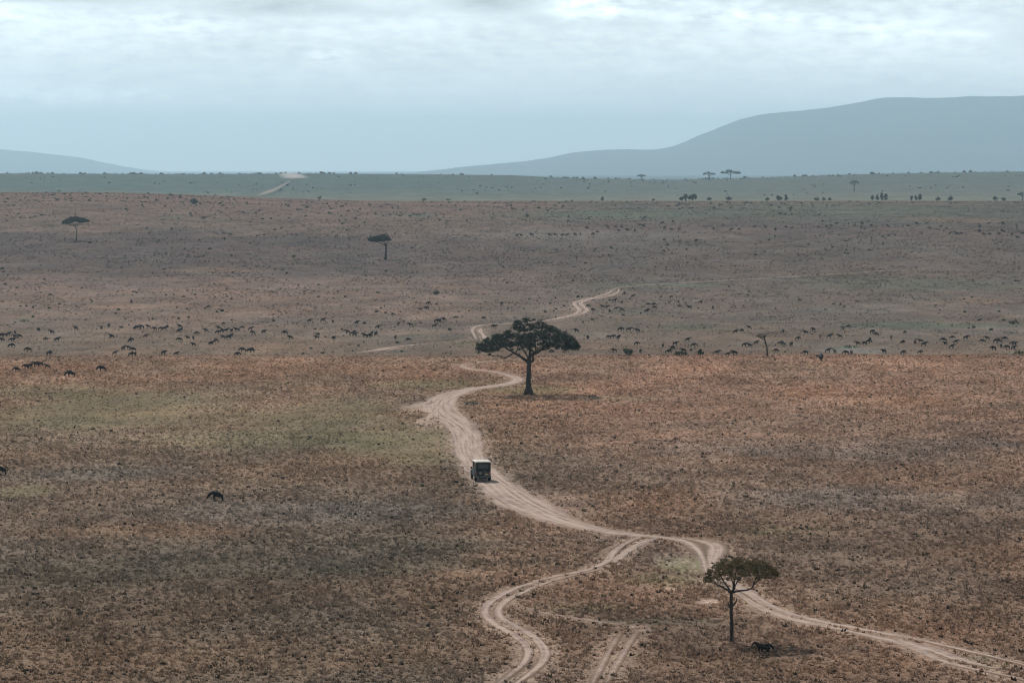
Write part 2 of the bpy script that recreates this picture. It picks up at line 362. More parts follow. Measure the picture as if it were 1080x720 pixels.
# ------------------------------------------------------------------ ground sheet
def ground_mat():
    m = mat('savanna_ground', (.2, .15, .1), 0.97, 0.03); nt = m.node_tree; L = nt.links.new; b = nt.nodes['Principled BSDF']
    at = nt.nodes.new('ShaderNodeAttribute'); at.attribute_name = 'Tone'
    tc = nt.nodes.new('ShaderNodeTexCoord')
    def ns(scale, detail, st=(1, 1, 1)):
        mp = nt.nodes.new('ShaderNodeMapping'); mp.inputs['Scale'].default_value = st; L(tc.outputs['Object'], mp.inputs[0])
        n = nt.nodes.new('ShaderNodeTexNoise'); n.inputs['Scale'].default_value = scale; n.inputs['Detail'].default_value = detail; n.inputs['Roughness'].default_value = 0.65
        L(mp.outputs[0], n.inputs['Vector']); return n.outputs['Fac']
    def mr(fac, a, b_, c, d):
        n = nt.nodes.new('ShaderNodeMapRange'); n.clamp = True
        for i, v in enumerate((a, b_, c, d)): n.inputs[i + 1].default_value = v
        L(fac, n.inputs[0]); return n.outputs[0]
    def mul(a, b_):
        n = nt.nodes.new('ShaderNodeMath'); n.operation = 'MULTIPLY'; L(a, n.inputs[0]); L(b_, n.inputs[1]); return n.outputs[0]
    f1 = mr(ns(1.3, 3, (1, .55, 1)), .3, .7, .70, 1.30)      # tufts and bare gaps
    f2 = mr(ns(.22, 3, (1, .45, 1)), .3, .7, .80, 1.2)     # clumps
    f3 = mr(ns(.045, 3, (1, .35, 1)), .3, .7, .85, 1.15)
    f0 = mr(ns(4.2, 2, (1, .6, 1)), .32, .68, .55, 1.5)
    k = mul(mul(mul(f1, f2), f3), f0)
    vm = nt.nodes.new('ShaderNodeVectorMath'); vm.operation = 'SCALE'; L(at.outputs['Color'], vm.inputs[0]); L(k, vm.inputs['Scale'])
    L(vm.outputs[0], b.inputs['Base Color'])
    bp = nt.nodes.new('ShaderNodeBump'); bp.inputs['Strength'].default_value = 0.5; bp.inputs['Distance'].default_value = 0.12
    L(ns(1.6, 3), bp.inputs['Height']); L(bp.outputs[0], b.inputs['Normal'])
    return m
rows = np.concatenate([np.arange(-160, 180, 6.0), np.arange(180, 640, 0.8), np.geomspace(640.8, 2400, 480)[0:], np.geomspace(2415, 6500, 110), np.geomspace(6800, 41000, 22)])
us = np.linspace(-1, 1, 430); us = 0.25 * (us * 0.62 + us ** 3 * 0.38)
GX = (us[None, :] * (rows[:, None] + 200.0)); GY = np.repeat(rows[:, None], len(us), 1)
gx, gy = GX.ravel(), GY.ravel(); gz = height(gx, gy)
nr, nc = GX.shape
idx = np.arange(nr * nc).reshape(nr, nc)
faces = np.stack([idx[:-1, :-1], idx[:-1, 1:], idx[1:, 1:], idx[1:, :-1]], -1).reshape(-1, 4)
me = mesh_np('ground', np.stack([gx, gy, gz], 1), faces, True)
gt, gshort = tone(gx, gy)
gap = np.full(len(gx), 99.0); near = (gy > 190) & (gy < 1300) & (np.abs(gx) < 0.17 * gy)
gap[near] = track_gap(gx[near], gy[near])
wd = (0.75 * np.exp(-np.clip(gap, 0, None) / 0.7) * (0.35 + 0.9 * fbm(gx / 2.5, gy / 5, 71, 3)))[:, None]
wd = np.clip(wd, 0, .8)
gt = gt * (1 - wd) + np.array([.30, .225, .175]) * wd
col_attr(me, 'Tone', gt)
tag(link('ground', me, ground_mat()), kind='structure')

# ------------------------------------------------------------------ track surfaces
def track_mat():
    m = mat('track_dust', (.45, .34, .28), 0.95, 0.05); nt = m.node_tree; L = nt.links.new; b = nt.nodes['Principled BSDF']
    av = nt.nodes.new('ShaderNodeAttribute'); av.attribute_name = 'Across'; al = nt.nodes.new('ShaderNodeAttribute'); al.attribute_name = 'Along'
    cb = nt.nodes.new('ShaderNodeCombineXYZ'); L(av.outputs['Fac'], cb.inputs[0]); L(al.outputs['Fac'], cb.inputs[1])
    mp = nt.nodes.new('ShaderNodeMapping'); mp.inputs['Scale'].default_value = (2.6, .06, 1); L(cb.outputs[0], mp.inputs[0])
    n = nt.nodes.new('ShaderNodeTexNoise'); n.inputs['Scale'].default_value = 1; n.inputs['Detail'].default_value = 3; L(mp.outputs[0], n.inputs['Vector'])
    tc = nt.nodes.new('ShaderNodeTexCoord'); n2 = nt.nodes.new('ShaderNodeTexNoise'); n2.inputs['Scale'].default_value = .9; n2.inputs['Detail'].default_value = 5; L(tc.outputs['Object'], n2.inputs['Vector'])
    ad = nt.nodes.new('ShaderNodeMath'); ad.operation = 'MULTIPLY_ADD'; L(n2.outputs['Fac'], ad.inputs[0]); ad.inputs[1].default_value = .55; L(n.outputs['Fac'], ad.inputs[2])
    r = nt.nodes.new('ShaderNodeValToRGB'); e = r.color_ramp.elements
    e[0].position = .55; e[0].color = (.150, .108, .090, 1); e[1].position = .87; e[1].color = (.37, .285, .235, 1)
    q = e.new(.70); q.color = (.262, .197, .165, 1)
    L(ad.outputs[0], r.inputs[0])
    ae = nt.nodes.new('ShaderNodeAttribute'); ae.attribute_name = 'Edge'; at = nt.nodes.new('ShaderNodeAttribute'); at.attribute_name = 'Tone'
    n3 = nt.nodes.new('ShaderNodeTexNoise'); n3.inputs['Scale'].default_value = 1.6; n3.inputs['Detail'].default_value = 5; n3.inputs['Roughness'].default_value = .7; L(tc.outputs['Object'], n3.inputs['Vector'])
    sm = nt.nodes.new('ShaderNodeMath'); sm.operation = 'ADD'; L(ae.outputs['Fac'], sm.inputs[0]); L(n3.outputs['Fac'], sm.inputs[1])
    mr = nt.nodes.new('ShaderNodeMapRange'); mr.clamp = True; mr.interpolation_type = 'SMOOTHSTEP'; mr.inputs[1].default_value = .50; mr.inputs[2].default_value = 1.15; L(sm.outputs[0], mr.inputs[0])
    mx = nt.nodes.new('ShaderNodeMix'); mx.data_type = 'RGBA'; L(mr.outputs[0], mx.inputs[0]); L(at.outputs['Color'], mx.inputs[6]); L(r.outputs[0], mx.inputs[7]); L(mx.outputs[2], b.inputs['Base Color'])
    return m
TM = track_mat()
FADE = {2: .42, 6: .7, 5: .9, 7: .36}
for ti, (nm, lab, _) in enumerate(TRACKS):
    V, Fc, ac, alg, tn, eg = [], [], [], [], [], []
    n0 = 0
    for s, t in STRIPS:
        if t != ti: continue
        far = ti == len(TRACKS) - 1
        tx = np.gradient(s[:, 0]); ty = np.gradient(s[:, 1]); ln = np.hypot(tx, ty); tx /= ln; ty /= ln
        k = np.arange(len(s)); step = ln.mean()
        n = 9
        for j in range(n):
            v = (-1 + 2 * j / (n - 1)) * 1.45
            rag = 1 + 0.5 * (fbm(k * step / 3.0, k * 0 + 9.1 * (v > 0) + ti * 3, 81 + len(s), 3) - 0.5)
            taper = np.clip(np.minimum(k + .3, len(s) - k) / max(8.0, .22 * len(s)), 0, 1)
            off = v * s[:, 2] * (rag if abs(v) > .5 else 1)
            X = s[:, 0] - ty * off; Y = s[:, 1] + tx * off
            V.append(np.stack([X, Y, height(X, Y) + (0.6 if far else (0.05 if s[0, 1] < 620 else 0.10) - .075 * max(0, abs(v) - .75) / .7)], 1)); ac.append(off); alg.append(k * step); tn.append(tone(X, Y)[0])
            eg.append((1.30 - 1.0 * abs(v) - .75 * (1 - taper)) * FADE.get(ti, 1.0))
        m = len(s)
        for j in range(n - 1):
            a = n0 + j * m + np.arange(m - 1); Fc.append(np.stack([a, a + 1, a + m + 1, a + m], 1))
        n0 += n * m
    me = mesh_np(nm, np.vstack(V), np.vstack(Fc), True)
    float_attr(me, 'Across', np.concatenate(ac)); col_attr(me, 'Tone', np.vstack(tn)); float_attr(me, 'Edge', np.concatenate(eg)); float_attr(me, 'Along', np.concatenate(alg))
    o = link(nm, me, TM); tag(o, lab, 'dirt road' if nm == 'dirt_road' else 'track', kind='structure')

# ------------------------------------------------------------------ distant hills
def hill(name, Yc, depth, pts, seed, m):
    px = np.array([p[0] for p in pts], float); zt = np.array([CAM_Z + (178 - p[1]) / F * Yc for p in pts])
    xs = np.linspace((px[0] - 540) / F * Yc, (px[-1] - 540) / F * Yc, 260); pxs = xs / Yc * F + 540
    top = np.interp(pxs, px, zt)
    ker = np.hanning(9); ker /= ker.sum(); top = np.convolve(np.pad(top, 4, 'edge'), ker, 'valid')
    ts = np.linspace(-1, 1, 70); X, T = np.meshgrid(xs, ts); Yv = Yc + T * depth
    prof = np.cos(T * math.pi / 2) ** 1.3
    gul = fbm(X / 650, Yv / 1500, seed, 4) - 0.5
    base = height(X, Yv) - 2.0
    Z = base + (top[None, :] - base) * prof * (1 + gul * 0.35 * np.abs(T) ** .5) + (fbm(X / 160, Yv / 240, seed + 5, 3) - .5) * 12.0 * prof
    nr, nc = X.shape; idx = np.arange(nr * nc).reshape(nr, nc)
    f = np.stack([idx[:-1, :-1], idx[:-1, 1:], idx[1:, 1:], idx[1:, :-1]], -1).reshape(-1, 4)
    o = link(name, mesh_np(name, np.stack([X.ravel(), Yv.ravel(), Z.ravel()], 1), f, True), m)
    tag(o, kind='structure'); return o
HM = noisy('hill_scrub', (.026, .034, .026), (.050, .052, .036), .004, bump=0)
hill('hills', 24000, 3600, [(430, 183), (470, 178.5), (500, 175), (560, 170), (590, 164), (605, 161), (640, 158.5), (690, 158.5), (705, 156), (722, 151), (750, 139), (780, 127), (800, 121.5), (830, 118.5), (860, 115), (880, 112.5), (905, 107), (930, 102.5), (955, 102), (975, 103.5), (1000, 101.5), (1040, 101), (1080, 100.5), (1200, 98), (1350, 104), (1500, 130), (1620, 170)], 91, HM)
hill('hills', 33000, 3600, [(-460, 165), (-200, 152), (-60, 154), (0, 157.5), (40, 161), (70, 164.5), (100, 171), (130, 177), (170, 184)], 95, HM)

# ------------------------------------------------------------------ haze
HAZE_D = 0.00006
hx, hy0, hy1, hz0, hz1 = 13500.0, -400.0, 42000.0, -8.0, 640.0
me = bpy.data.meshes.new('haze'); bm = bmesh.new(); bmesh.ops.create_cube(bm, size=1)
bmesh.ops.scale(bm, vec=(2 * hx, hy1 - hy0, hz1 - hz0), verts=bm.verts); bmesh.ops.translate(bm, vec=(0, (hy0 + hy1) / 2, (hz0 + hz1) / 2), verts=bm.verts)
bm.to_mesh(me); bm.free()
hm = bpy.data.materials.new('haze_air'); hm.use_nodes = True; nt = hm.node_tree; nt.nodes.clear()
pv = nt.nodes.new('ShaderNodeVolumePrincipled'); pv.inputs['Color'].default_value = (.58, .84, 1.0, 1); pv.inputs['Density'].default_value = HAZE_D; pv.inputs['Anisotropy'].default_value = 0.35
ot = nt.nodes.new('ShaderNodeOutputMaterial'); nt.links.new(pv.outputs[0], ot.inputs['Volume'])
hz = link('haze', me, hm); tag(hz, 'thin pale blue haze over the plain', 'haze', kind='stuff'); hz.display_type = 'WIRE'

# ------------------------------------------------------------------ grass and scrub (nobody could count it)
def tussocks(name, X, Y, hgt, rad, cols, blades):
    n = len(X); Z = height(X, Y)
    ang = rng.random((n, blades)) * 2 * math.pi; lean = rng.random((n, blades)) * 0.9 + .1
    bh = hgt[:, None] * (0.55 + 0.6 * rng.random((n, blades))); bw = rad[:, None] * (.28 + .25 * rng.random((n, blades)))
    r0 = rad[:, None] * rng.random((n, blades)) * .5
    cx = X[:, None] + np.cos(ang) * r0; cy = Y[:, None] + np.sin(ang) * r0
    tw = ang + math.pi / 2 + (rng.random((n, blades)) - .5) * 1.5
    tipx = cx + np.cos(ang) * lean * rad[:, None]; tipy = cy + np.sin(ang) * lean * rad[:, None]
    zb = np.repeat(Z[:, None], blades, 1) - 0.04
    V = np.stack([np.stack([cx - np.cos(tw) * bw, cy - np.sin(tw) * bw, zb], -1), np.stack([cx + np.cos(tw) * bw, cy + np.sin(tw) * bw, zb], -1), np.stack([tipx, tipy, zb + bh], -1)], 2).reshape(-1, 3)
    Fc = np.arange(len(V)).reshape(-1, 3)
    me = mesh_np(name, V, Fc); col_attr(me, 'Tone', np.repeat(cols, blades * 3, 0)); return me
def scatter(n, y0, y1, power=1.0, half=0.165):
    t = rng.random(n); Y = (y0 ** power + t * (y1 ** power - y0 ** power)) ** (1 / power)
    X = (rng.random(n) * 2 - 1) * half * Y
    return X, Y
BM = attr_mat('dry_grass', transl=0.4)
# near plain, up to the fold
X, Y = scatter(330000, 205, 618, 1.0)
cl = fbm(X / 3.5, Y / 5.5, 101, 3); keep = rng.random(len(X)) < np.clip((cl - .12) * 1.5, .38, 1)
X, Y = X[keep], Y[keep]
c, sh = tone(X, Y); g = track_gap(X, Y)
keep = (g > 0.0) & (rng.random(len(X)) > sh * .75) & ((g > .9) | (rng.random(len(X)) < .35))
X, Y, c, sh = X[keep], Y[keep], c[keep], sh[keep]
v = rng.random(len(X)); fac = 1.02 + 1.10 * rng.random(len(X)) ** 1.3
c = c * fac[:, None]
dk = v < 0.07; c[dk] = np.array([.040, .032, .022]) * (0.6 + 0.8 * rng.random((dk.sum(), 1)))
lt = v > 0.93; c[lt] = c[lt] * 1.3 + .03
size = (0.13 + 0.20 * rng.random(len(X)) ** 2.2) * (1 - .5 * sh)
me = tussocks('grass', X, Y, size, size * 1.0, c, 6)
tag(link('grass', me, BM), 'dry brown tussock grass covering the near plain', 'grass', kind='stuff')
# the plain beyond the fold
X, Y = scatter(130000, 640, 2320, 0.6)
cl = fbm(X / 9, Y / 22, 111, 3); keep = rng.random(len(X)) < np.clip((cl - .28) * 2.4, .06, 1)
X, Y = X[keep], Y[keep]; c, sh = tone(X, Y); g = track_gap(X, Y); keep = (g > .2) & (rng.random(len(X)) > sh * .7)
X, Y, c = X[keep], Y[keep], c[keep]
v = rng.random(len(X)); c = c * (0.6 + .8 * rng.random((len(X), 1)))
dk = v < .11; c[dk] = np.array([.042, .036, .028]) * (0.6 + 0.8 * rng.random((dk.sum(), 1)))
size = (0.16 + 0.24 * rng.random(len(X)) ** 2) * np.clip(Y / 900, .8, 1.4)
me = tussocks('grass', X, Y, size, size * .9, c, 5)
tag(link('grass', me, BM), 'sparse grey tussock grass on the plain beyond the fold', 'grass', kind='stuff')
# low dark scrub: patches on the plain, the far edge and the skyline
def scrub_mesh(name, X, Y, size, cols):
    n = len(X); k = 8; Z = height(X, Y)
    a = np.arange(k) / k * 2 * math.pi
    r = size[:, None] * (0.6 + .7 * rng.random((n, k))); rt = r * (.55 + .3 * rng.random((n, k)))
    zt = size[:, None] * (.45 + .5 * rng.random((n, k)))
    ring0 = np.stack([X[:, None] + np.cos(a) * r, Y[:, None] + np.sin(a) * r, np.repeat(Z[:, None] - .1, k, 1)], -1)
    ring1 = np.stack([X[:, None] + np.cos(a) * rt, Y[:, None] + np.sin(a) * rt, Z[:, None] + zt], -1)
    apex = np.stack([X, Y, Z + size * (.8 + .4 * rng.random(n))], -1)[:, None]
    V = np.concatenate([ring0, ring1, apex], 1).reshape(-1, 3)
    b = (np.arange(n) * (2 * k + 1))[:, None]; j = np.arange(k); j2 = (j + 1) % k
    t1 = np.stack([b + j, b + j2, b + k + j2], -1); t2 = np.stack([b + j, b + k + j2, b + k + j], -1); t3 = np.stack([b + k + j, b + k + j2, np.broadcast_to(b + 2 * k, (n, k))], -1)
    me = mesh_np(name, V, np.concatenate([t1, t2, t3], 1).reshape(-1, 3)); col_attr(me, 'Tone', np.repeat(cols, 2 * k + 1, 0)); return me
SM = attr_mat('scrub_leaf', .9)
X1, Y1 = scatter(5000, 680, 2300, .7); keep = rng.random(len(X1)) < np.clip((fbm(X1 / 60, Y1 / 120, 121, 3) - .42) * 5, .04, 1); X1, Y1 = X1[keep], Y1[keep]
gk = track_gap(X1, Y1) > .8; X1, Y1 = X1[gk], Y1[gk]
s1 = (.22 + .5 * rng.random(len(X1)) ** 3) * np.clip(Y1 / 1300, .8, 1.5)
X2, Y2 = scatter(10000, 205, 612, 1.0)
kp = rng.random(len(X2)) < np.clip((fbm(X2 / 9, Y2 / 14, 151, 3) - .30) * 2.6, .08, 1) * np.interp(X2 / Y2, [-.15, 0, .15], [1, .8, .6]) * (1 - .85 * tone(X2, Y2)[1]); X2, Y2 = X2[kp], Y2[kp]
gk = track_gap(X2, Y2) > .4; X2, Y2 = X2[gk], Y2[gk]; s2 = .06 + .09 * rng.random(len(X2)) ** 2 + .14 * rng.random(len(X2)) ** 12
Xs, Ys, ss = np.r_[X1, X2], np.r_[Y1, Y2], np.r_[s1, s2]
me = scrub_mesh('scrub', Xs, Ys, ss, np.where(Ys[:, None] < 630, np.array([.046, .036, .024]), np.array([.05, .05, .036])) * (.5 + .9 * rng.random((len(Xs), 1))))
tag(link('scrub', me, SM), 'low dark scrub dotted over the plain', 'scrub', kind='stuff')
X3, Y3 = scatter(650, 3300, 4850, 1.0); keep = rng.random(len(X3)) < np.clip((fbm(X3 / 120, Y3 / 300, 131, 3) - .40) * 5, .05, 1); X3, Y3 = X3[keep], Y3[keep]
X4 = (rng.random(330) * 2 - 1) * .165; Y4 = 4800 + rng.random(330) * 90; X4 = X4 * Y4; kp = rng.random(330) < np.clip((fbm(X4 / 90, X4 * 0, 141, 3) - .35) * 4, .1, 1); X4, Y4 = X4[kp], Y4[kp]
XX, YY = np.r_[X3, X4], np.r_[Y3, Y4]; s4 = np.r_[.8 + 1.0 * rng.random(len(X3)) ** 2, 1.0 + 2.2 * rng.random(len(X4)) ** 2.5]
me = scrub_mesh('scrub', XX, YY, s4, np.array([.045, .055, .035]) * (.7 + .7 * rng.random((len(XX), 1))))
tag(link('scrub', me, SM), 'bushes thinly scattered over the far blue green slope and its skyline', 'scrub', kind='stuff')

# ------------------------------------------------------------------ trees
BARK = noisy('acacia_bark', (.028, .023, .020), (.060, .049, .041), 3.0, bump=.5, stretch=(1, 1, .3))
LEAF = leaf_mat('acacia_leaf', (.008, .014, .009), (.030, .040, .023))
LEAF2 = leaf_mat('olive_acacia_leaf', (.042, .036, .014), (.150, .110, .045))  # warmer olive foliage for the near acacia and the leaning tree
def tube(V, Fc, path, k=9):
    """Sweep rings along (x,y,z,r) points."""
    P = [Vector(p[:3]) for p in path]; base = len(V)
    for i, p in enumerate(P):
        d = (P[min(i + 1, len(P) - 1)] - P[max(i - 1, 0)]).normalized()
        a = d.cross(Vector((0, 1, 0.02))).normalized(); b = d.cross(a).normalized()
        for j in range(k):
            t = 2 * math.pi * j / k; r = path[i][3] * (1 + .14 * math.sin(3 * t + i) + .08 * (random.random() - .5))
            V.append(p + a * math.cos(t) * r + b * math.sin(t) * r)
    for i in range(len(P) - 1):
        for j in range(k):
            j2 = (j + 1) % k; Fc.append((base + i * k + j, base + i * k + j2, base + (i + 1) * k + j2, base + (i + 1) * k + j))
    Fc.append(tuple(base + (len(P) - 1) * k + j for j in range(k)))
def smooth_path(pts, n=5):
    q = spline(pts, n); return [tuple(r) for r in q]
def wood(name, paths, m, parent, k=9):
    V, Fc = [], []
    for p in paths: tube(V, Fc, smooth_path(p), k)
    me = bpy.data.meshes.new(name); me.from_pydata([tuple(v) for v in V], [], Fc); me.update()
    me.polygons.foreach_set('use_smooth', np.ones(len(me.polygons), bool))
    return link(name, me, m, parent)
def leaves(name, centers, radii, per, leaf, m, parent, flat=.55):
    """Leaf sprays: small faces gathered in flattened pads."""
    cs = np.repeat(np.asarray(centers), per, 0); rs = np.repeat(np.asarray(radii), per)
    n = len(cs); d = rng.normal(size=(n, 3)); d /= np.linalg.norm(d, axis=1)[:, None]
    q = d * (rng.random(n) ** .45)[:, None] * rs[:, None]; q[:, 2] *= flat
    p = cs + q
    a = rng.normal(size=(n, 3)); a /= np.linalg.norm(a, axis=1)[:, None]
    up = np.array([0, 0, 1.0]) + rng.normal(size=(n, 3)) * .6; b = np.cross(a, up); b /= np.linalg.norm(b, axis=1)[:, None] + 1e-6
    s = leaf * (.5 + rng.random(n))[:, None]
    V = np.stack([p - a * s, p + b * s * .55, p + a * s, p - b * s * .55], 1).reshape(-1, 3)
    me = mesh_np(name, V, np.arange(len(V)).reshape(-1, 4))
    pad = np.repeat(rng.random(len(centers)), per); float_attr(me, 'Vary', np.repeat(np.clip(pad * .7 + rng.random(n) * .5, 0, 1), 4))
    return link(name, me, m, parent)
def umbrella(top, bot, n, R_, seed, ymul=1.0, hole=0.0):
    """Pad centres filling a crown whose outline (x, z in m) is given; the depth comes from a round plan."""
    r = np.random.default_rng(seed); tx, tz = np.array(top).T; bx, bz = np.array(bot).T
    x0, x1 = tx.min(), tx.max(); xc, hw = (x0 + x1) / 2, (x1 - x0) / 2; out = []
    while len(out) < n:
        x = x0 + (x1 - x0) * r.random(); t = r.random() * 2 - 1
        dh = hw * ymul * math.sqrt(max(0, 1 - ((x - xc) / hw) ** 2)) * .92; y = t * dh
        zt, zb = np.interp(x, tx, tz), np.interp(x, bx, bz); e = math.sqrt(1 - t * t * .8)
        zt2 = zb + (zt - zb) * e; z = zb + (zt2 - zb) * r.random() ** .8
        if hole and vnoise(x / (hw * .25), z / (hw * .18) + y, seed) < hole: continue
        out.append((x, y, z))
    return np.array(out)
def px_tools(bx, by, s):
    f = lambda p: ((p[0] - bx) / s, (by - p[1]) / s)
    return f

# the big umbrella tree on the crest, beside the road
B = ground(557.5, 416.5); s1 = scale_at(B.y)
t1 = empty('acacia_tree', B); tag(t1, 'large dark umbrella shaped acacia standing beside the road bend', 'tree')
def z7(X_, Y_): return ((485 + X_ / 6.547 - 557.5) / s1, (416.5 - (320 + Y_ / 6.545)) / s1)   # from an enlarged view, in metres
def P3(X_, Y_, y, r): a = z7(X_, Y_); return (a[0], y, a[1], r)
wood('trunk', [[P3(474, 640, 0, .85), P3(474, 615, 0, .55), P3(474, 585, 0, .43), P3(475, 520, .05, .37), P3(477, 450, .05, .33), P3(478, 395, 0, .32), P3(478, 372, 0, .24)],
               [P3(440, 638, -.15, .18), P3(458, 605, -.1, .25), P3(468, 570, 0, .2)], [P3(508, 640, .1, .16), P3(492, 605, .05, .25), P3(480, 565, 0, .2)]], BARK, t1, 10)
for L_ in [[P3(474, 405, 0, .26), P3(455, 390, -.1, .22), P3(430, 372, -.4, .19), P3(388, 345, -1.0, .15), P3(335, 312, -1.8, .11), P3(270, 270, -2.6, .06)],
           [P3(372, 336, -1.2, .10), P3(345, 352, -1.7, .09), P3(308, 370, -2.1, .08), P3(268, 352, -2.6, .07), P3(225, 350, -3.0, .05), P3(190, 320, -3.2, .04)],
           [P3(479, 395, 0, .24), P3(482, 350, .6, .18), P3(490, 300, 1.4, .13), P3(492, 220, 2.2, .07)],
           [P3(481, 400, 0, .24), P3(505, 392, -.3, .19), P3(506, 352, -.8, .17), P3(548, 328, -1.2, .15), P3(580, 292, -1.7, .12), P3(640, 230, -2.3, .06)],
           [P3(480, 385, 0, .18), P3(500, 345, .8, .15), P3(560, 320, 2.2, .12), P3(640, 290, 3.6, .08), P3(720, 265, 4.2, .05)],
           [P3(385, 345, -1.0, .09), P3(400, 305, -.6, .07), P3(420, 250, 0, .05)],
           [P3(476, 400, 0, .18), P3(462, 360, 1.4, .14), P3(420, 300, 3.4, .1), P3(370, 250, 4.8, .05)],
           [P3(530, 338, -1.1, .09), P3(522, 300, -2.4, .08), P3(520, 240, -4.0, .05)],
           [P3(620, 262, -2.0, .07), P3(690, 285, -2.2, .05), P3(760, 270, -2.0, .04)]]:
    wood('limb', [L_], BARK, t1, 7)
top = [z7(*q) for q in [(122, 305), (135, 272), (170, 243), (240, 215), (300, 190), (340, 165), (375, 112), (450, 88), (540, 110), (600, 132), (680, 160), (735, 198), (780, 235), (805, 275), (818, 292)]]
bot = [z7(*q) for q in [(122, 320), (150, 325), (205, 330), (240, 318), (340, 300), (430, 306), (500, 320), (590, 300), (640, 305), (700, 300), (740, 310), (790, 310), (818, 297)]]
cs = umbrella(top, bot, 500, .8, 3, 1.0, .10)
ex = np.array([(z7(130, 325)[0], -1.5, z7(0, 330)[1]), (z7(205, 345)[0], -2.5, z7(0, 345)[1]), (z7(633, 322)[0], -3.5, z7(0, 318)[1]), (z7(805, 308)[0], -1, z7(0, 308)[1]), (z7(730, 318)[0], -2, z7(0, 316)[1])])
cs = np.vstack([cs, ex])
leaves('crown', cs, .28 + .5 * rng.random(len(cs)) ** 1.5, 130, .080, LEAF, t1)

# the smaller tree on the near slope
B2 = ground(771.5, 677.5); s2_ = scale_at(B2.y)
t2 = empty('acacia_tree', B2); tag(t2, 'slender flat topped acacia with a bare trunk standing nearest the viewer', 'tree')
def z5(X_, Y_): return ((720 + X_ / 5.54 - 771.8) / s2_, (677.5 - (570 + Y_ / 5.54)) / s2_)
def Q3(X_, Y_, y, r): a = z5(X_, Y_); return (a[0], y, a[1], r)
wood('trunk', [[Q3(288, 603, 0, .24), Q3(288, 585, 0, .17), Q3(287, 560, 0, .135), Q3(288, 480, .05, .125), Q3(285, 420, .05, .12), Q3(285, 375, 0, .13), Q3(284, 330, 0, .11), Q3(287, 297, 0, .11), Q3(287, 285, 0, .08)]], BARK, t2, 9)
for L_ in [[Q3(288, 385, 0, .07), Q3(300, 368, -.1, .06), Q3(313, 350, -.15, .05), Q3(316, 330, -.15, .03)], [Q3(284, 390, 0, .06), Q3(270, 375, .1, .06), Q3(266, 352, .15, .03)],
           [Q3(286, 302, 0, .09), Q3(262, 283, -.2, .08), Q3(228, 262, -.4, .06), Q3(185, 238, -.6, .04), Q3(150, 205, -.7, .025)],
           [Q3(286, 300, 0, .08), Q3(268, 272, .25, .06), Q3(240, 235, .6, .05), Q3(215, 185, .9, .025)],
           [Q3(287, 298, 0, .09), Q3(304, 268, .1, .07), Q3(303, 225, .2, .055), Q3(320, 160, .3, .03)],
           [Q3(288, 300, 0, .09), Q3(320, 288, -.2, .075), Q3(362, 282, -.35, .065), Q3(402, 268, -.5, .055), Q3(415, 235, -.5, .05), Q3(440, 180, -.6, .03)],
           [Q3(300, 275, .1, .05), Q3(340, 220, .8, .045), Q3(400, 170, 1.1, .025)], [Q3(415, 245, -.5, .045), Q3(455, 215, -.3, .035), Q3(500, 180, -.1, .02)], [Q3(295, 290, 0, .05), Q3(290, 240, -.7, .04), Q3(270, 170, -1.1, .02)]]:
    wood('limb', [L_], BARK, t2, 6)
top = [z5(*q) for q in [(128, 225), (140, 190), (158, 140), (180, 112), (215, 98), (330, 92), (400, 98), (460, 106), (510, 125), (540, 150), (556, 180)]]
bot = [z5(*q) for q in [(128, 242), (160, 228), (200, 212), (240, 204), (290, 200), (340, 198), (400, 206), (450, 206), (500, 206), (540, 206), (556, 190)]]
cs = umbrella(top, bot, 400, .4, 8, 1.0, .12)
ex = np.array([(z5(155, 228)[0], -.5, z5(0, 230)[1]), (z5(185, 240)[0], -.4, z5(0, 238)[1]), (z5(215, 232)[0], -.3, z5(0, 236)[1]), (z5(240, 240)[0], -.3, z5(0, 240)[1]), (z5(265, 225)[0], .1, z5(0, 225)[1])])
cs = np.vstack([cs, ex])
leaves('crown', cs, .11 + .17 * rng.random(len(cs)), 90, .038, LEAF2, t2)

# two middle distance trees, the leaning stump of a tree, and the far ones
def small_tree(base, s, label, trunk, limbs, top, bot, npad, padr, leaf, seed, name='acacia_tree', per=45, m=LEAF, group=None):
    t = empty(name, base); tag(t, label, 'tree', group)
    cv = lambda q: (q[0] / s, q[2] / s, q[1] / s, q[3] / s)
    wood('trunk', [[cv(q) for q in trunk]], BARK, t, 7)
    for l in limbs: wood('limb', [[cv(q) for q in l]], BARK, t, 5)
    cs = umbrella([(a / s, b / s) for a, b in top], [(a / s, b / s) for a, b in bot], npad, padr / s, seed)
    leaves('crown', cs, padr / s * (.6 + .6 * rng.random(npad)), per, leaf / s, m, t)
    return t
# numbers are photo pixels from the foot: across, up, depth, radius
B = ground(80.7, 254); s = scale_at(B.y)
small_tree(B, s, 'umbrella acacia with a curved thin trunk on the far left plain', [(0, -.5, 0, .9), (0, 4, 0, .55), (0.2, 9, 0, .5), (-.6, 13.5, 0, .45), (-2.5, 16, 0, .4), (-3.4, 18, 0, .3)],
           [[(-2, 15.5, 0, .35), (-6, 17.2, -1, .3), (-10, 18, -2, .2)], [(-1.5, 15, 0, .35), (2, 18, 1, .3), (7, 20, 2, .2)], [(-2.5, 16, 0, .3), (-4, 19, 2, .25), (-3, 22, 4, .2)], [(-2, 16, 0, .25), (0, 18.5, -3, .2), (2, 21, -5, .15)]],
           [(-14.5, 20), (-10, 23.5), (-5, 25.3), (2, 25.6), (6, 24.8), (10, 23), (13.5, 21)], [(-14.5, 18.5), (-11, 17.5), (-8, 17.5), (-5, 20), (2, 20), (6, 19.5), (13.5, 20.6)], 230, 1.5, .42, 21)
B = ground(406.8, 273.5); s = scale_at(B.y)
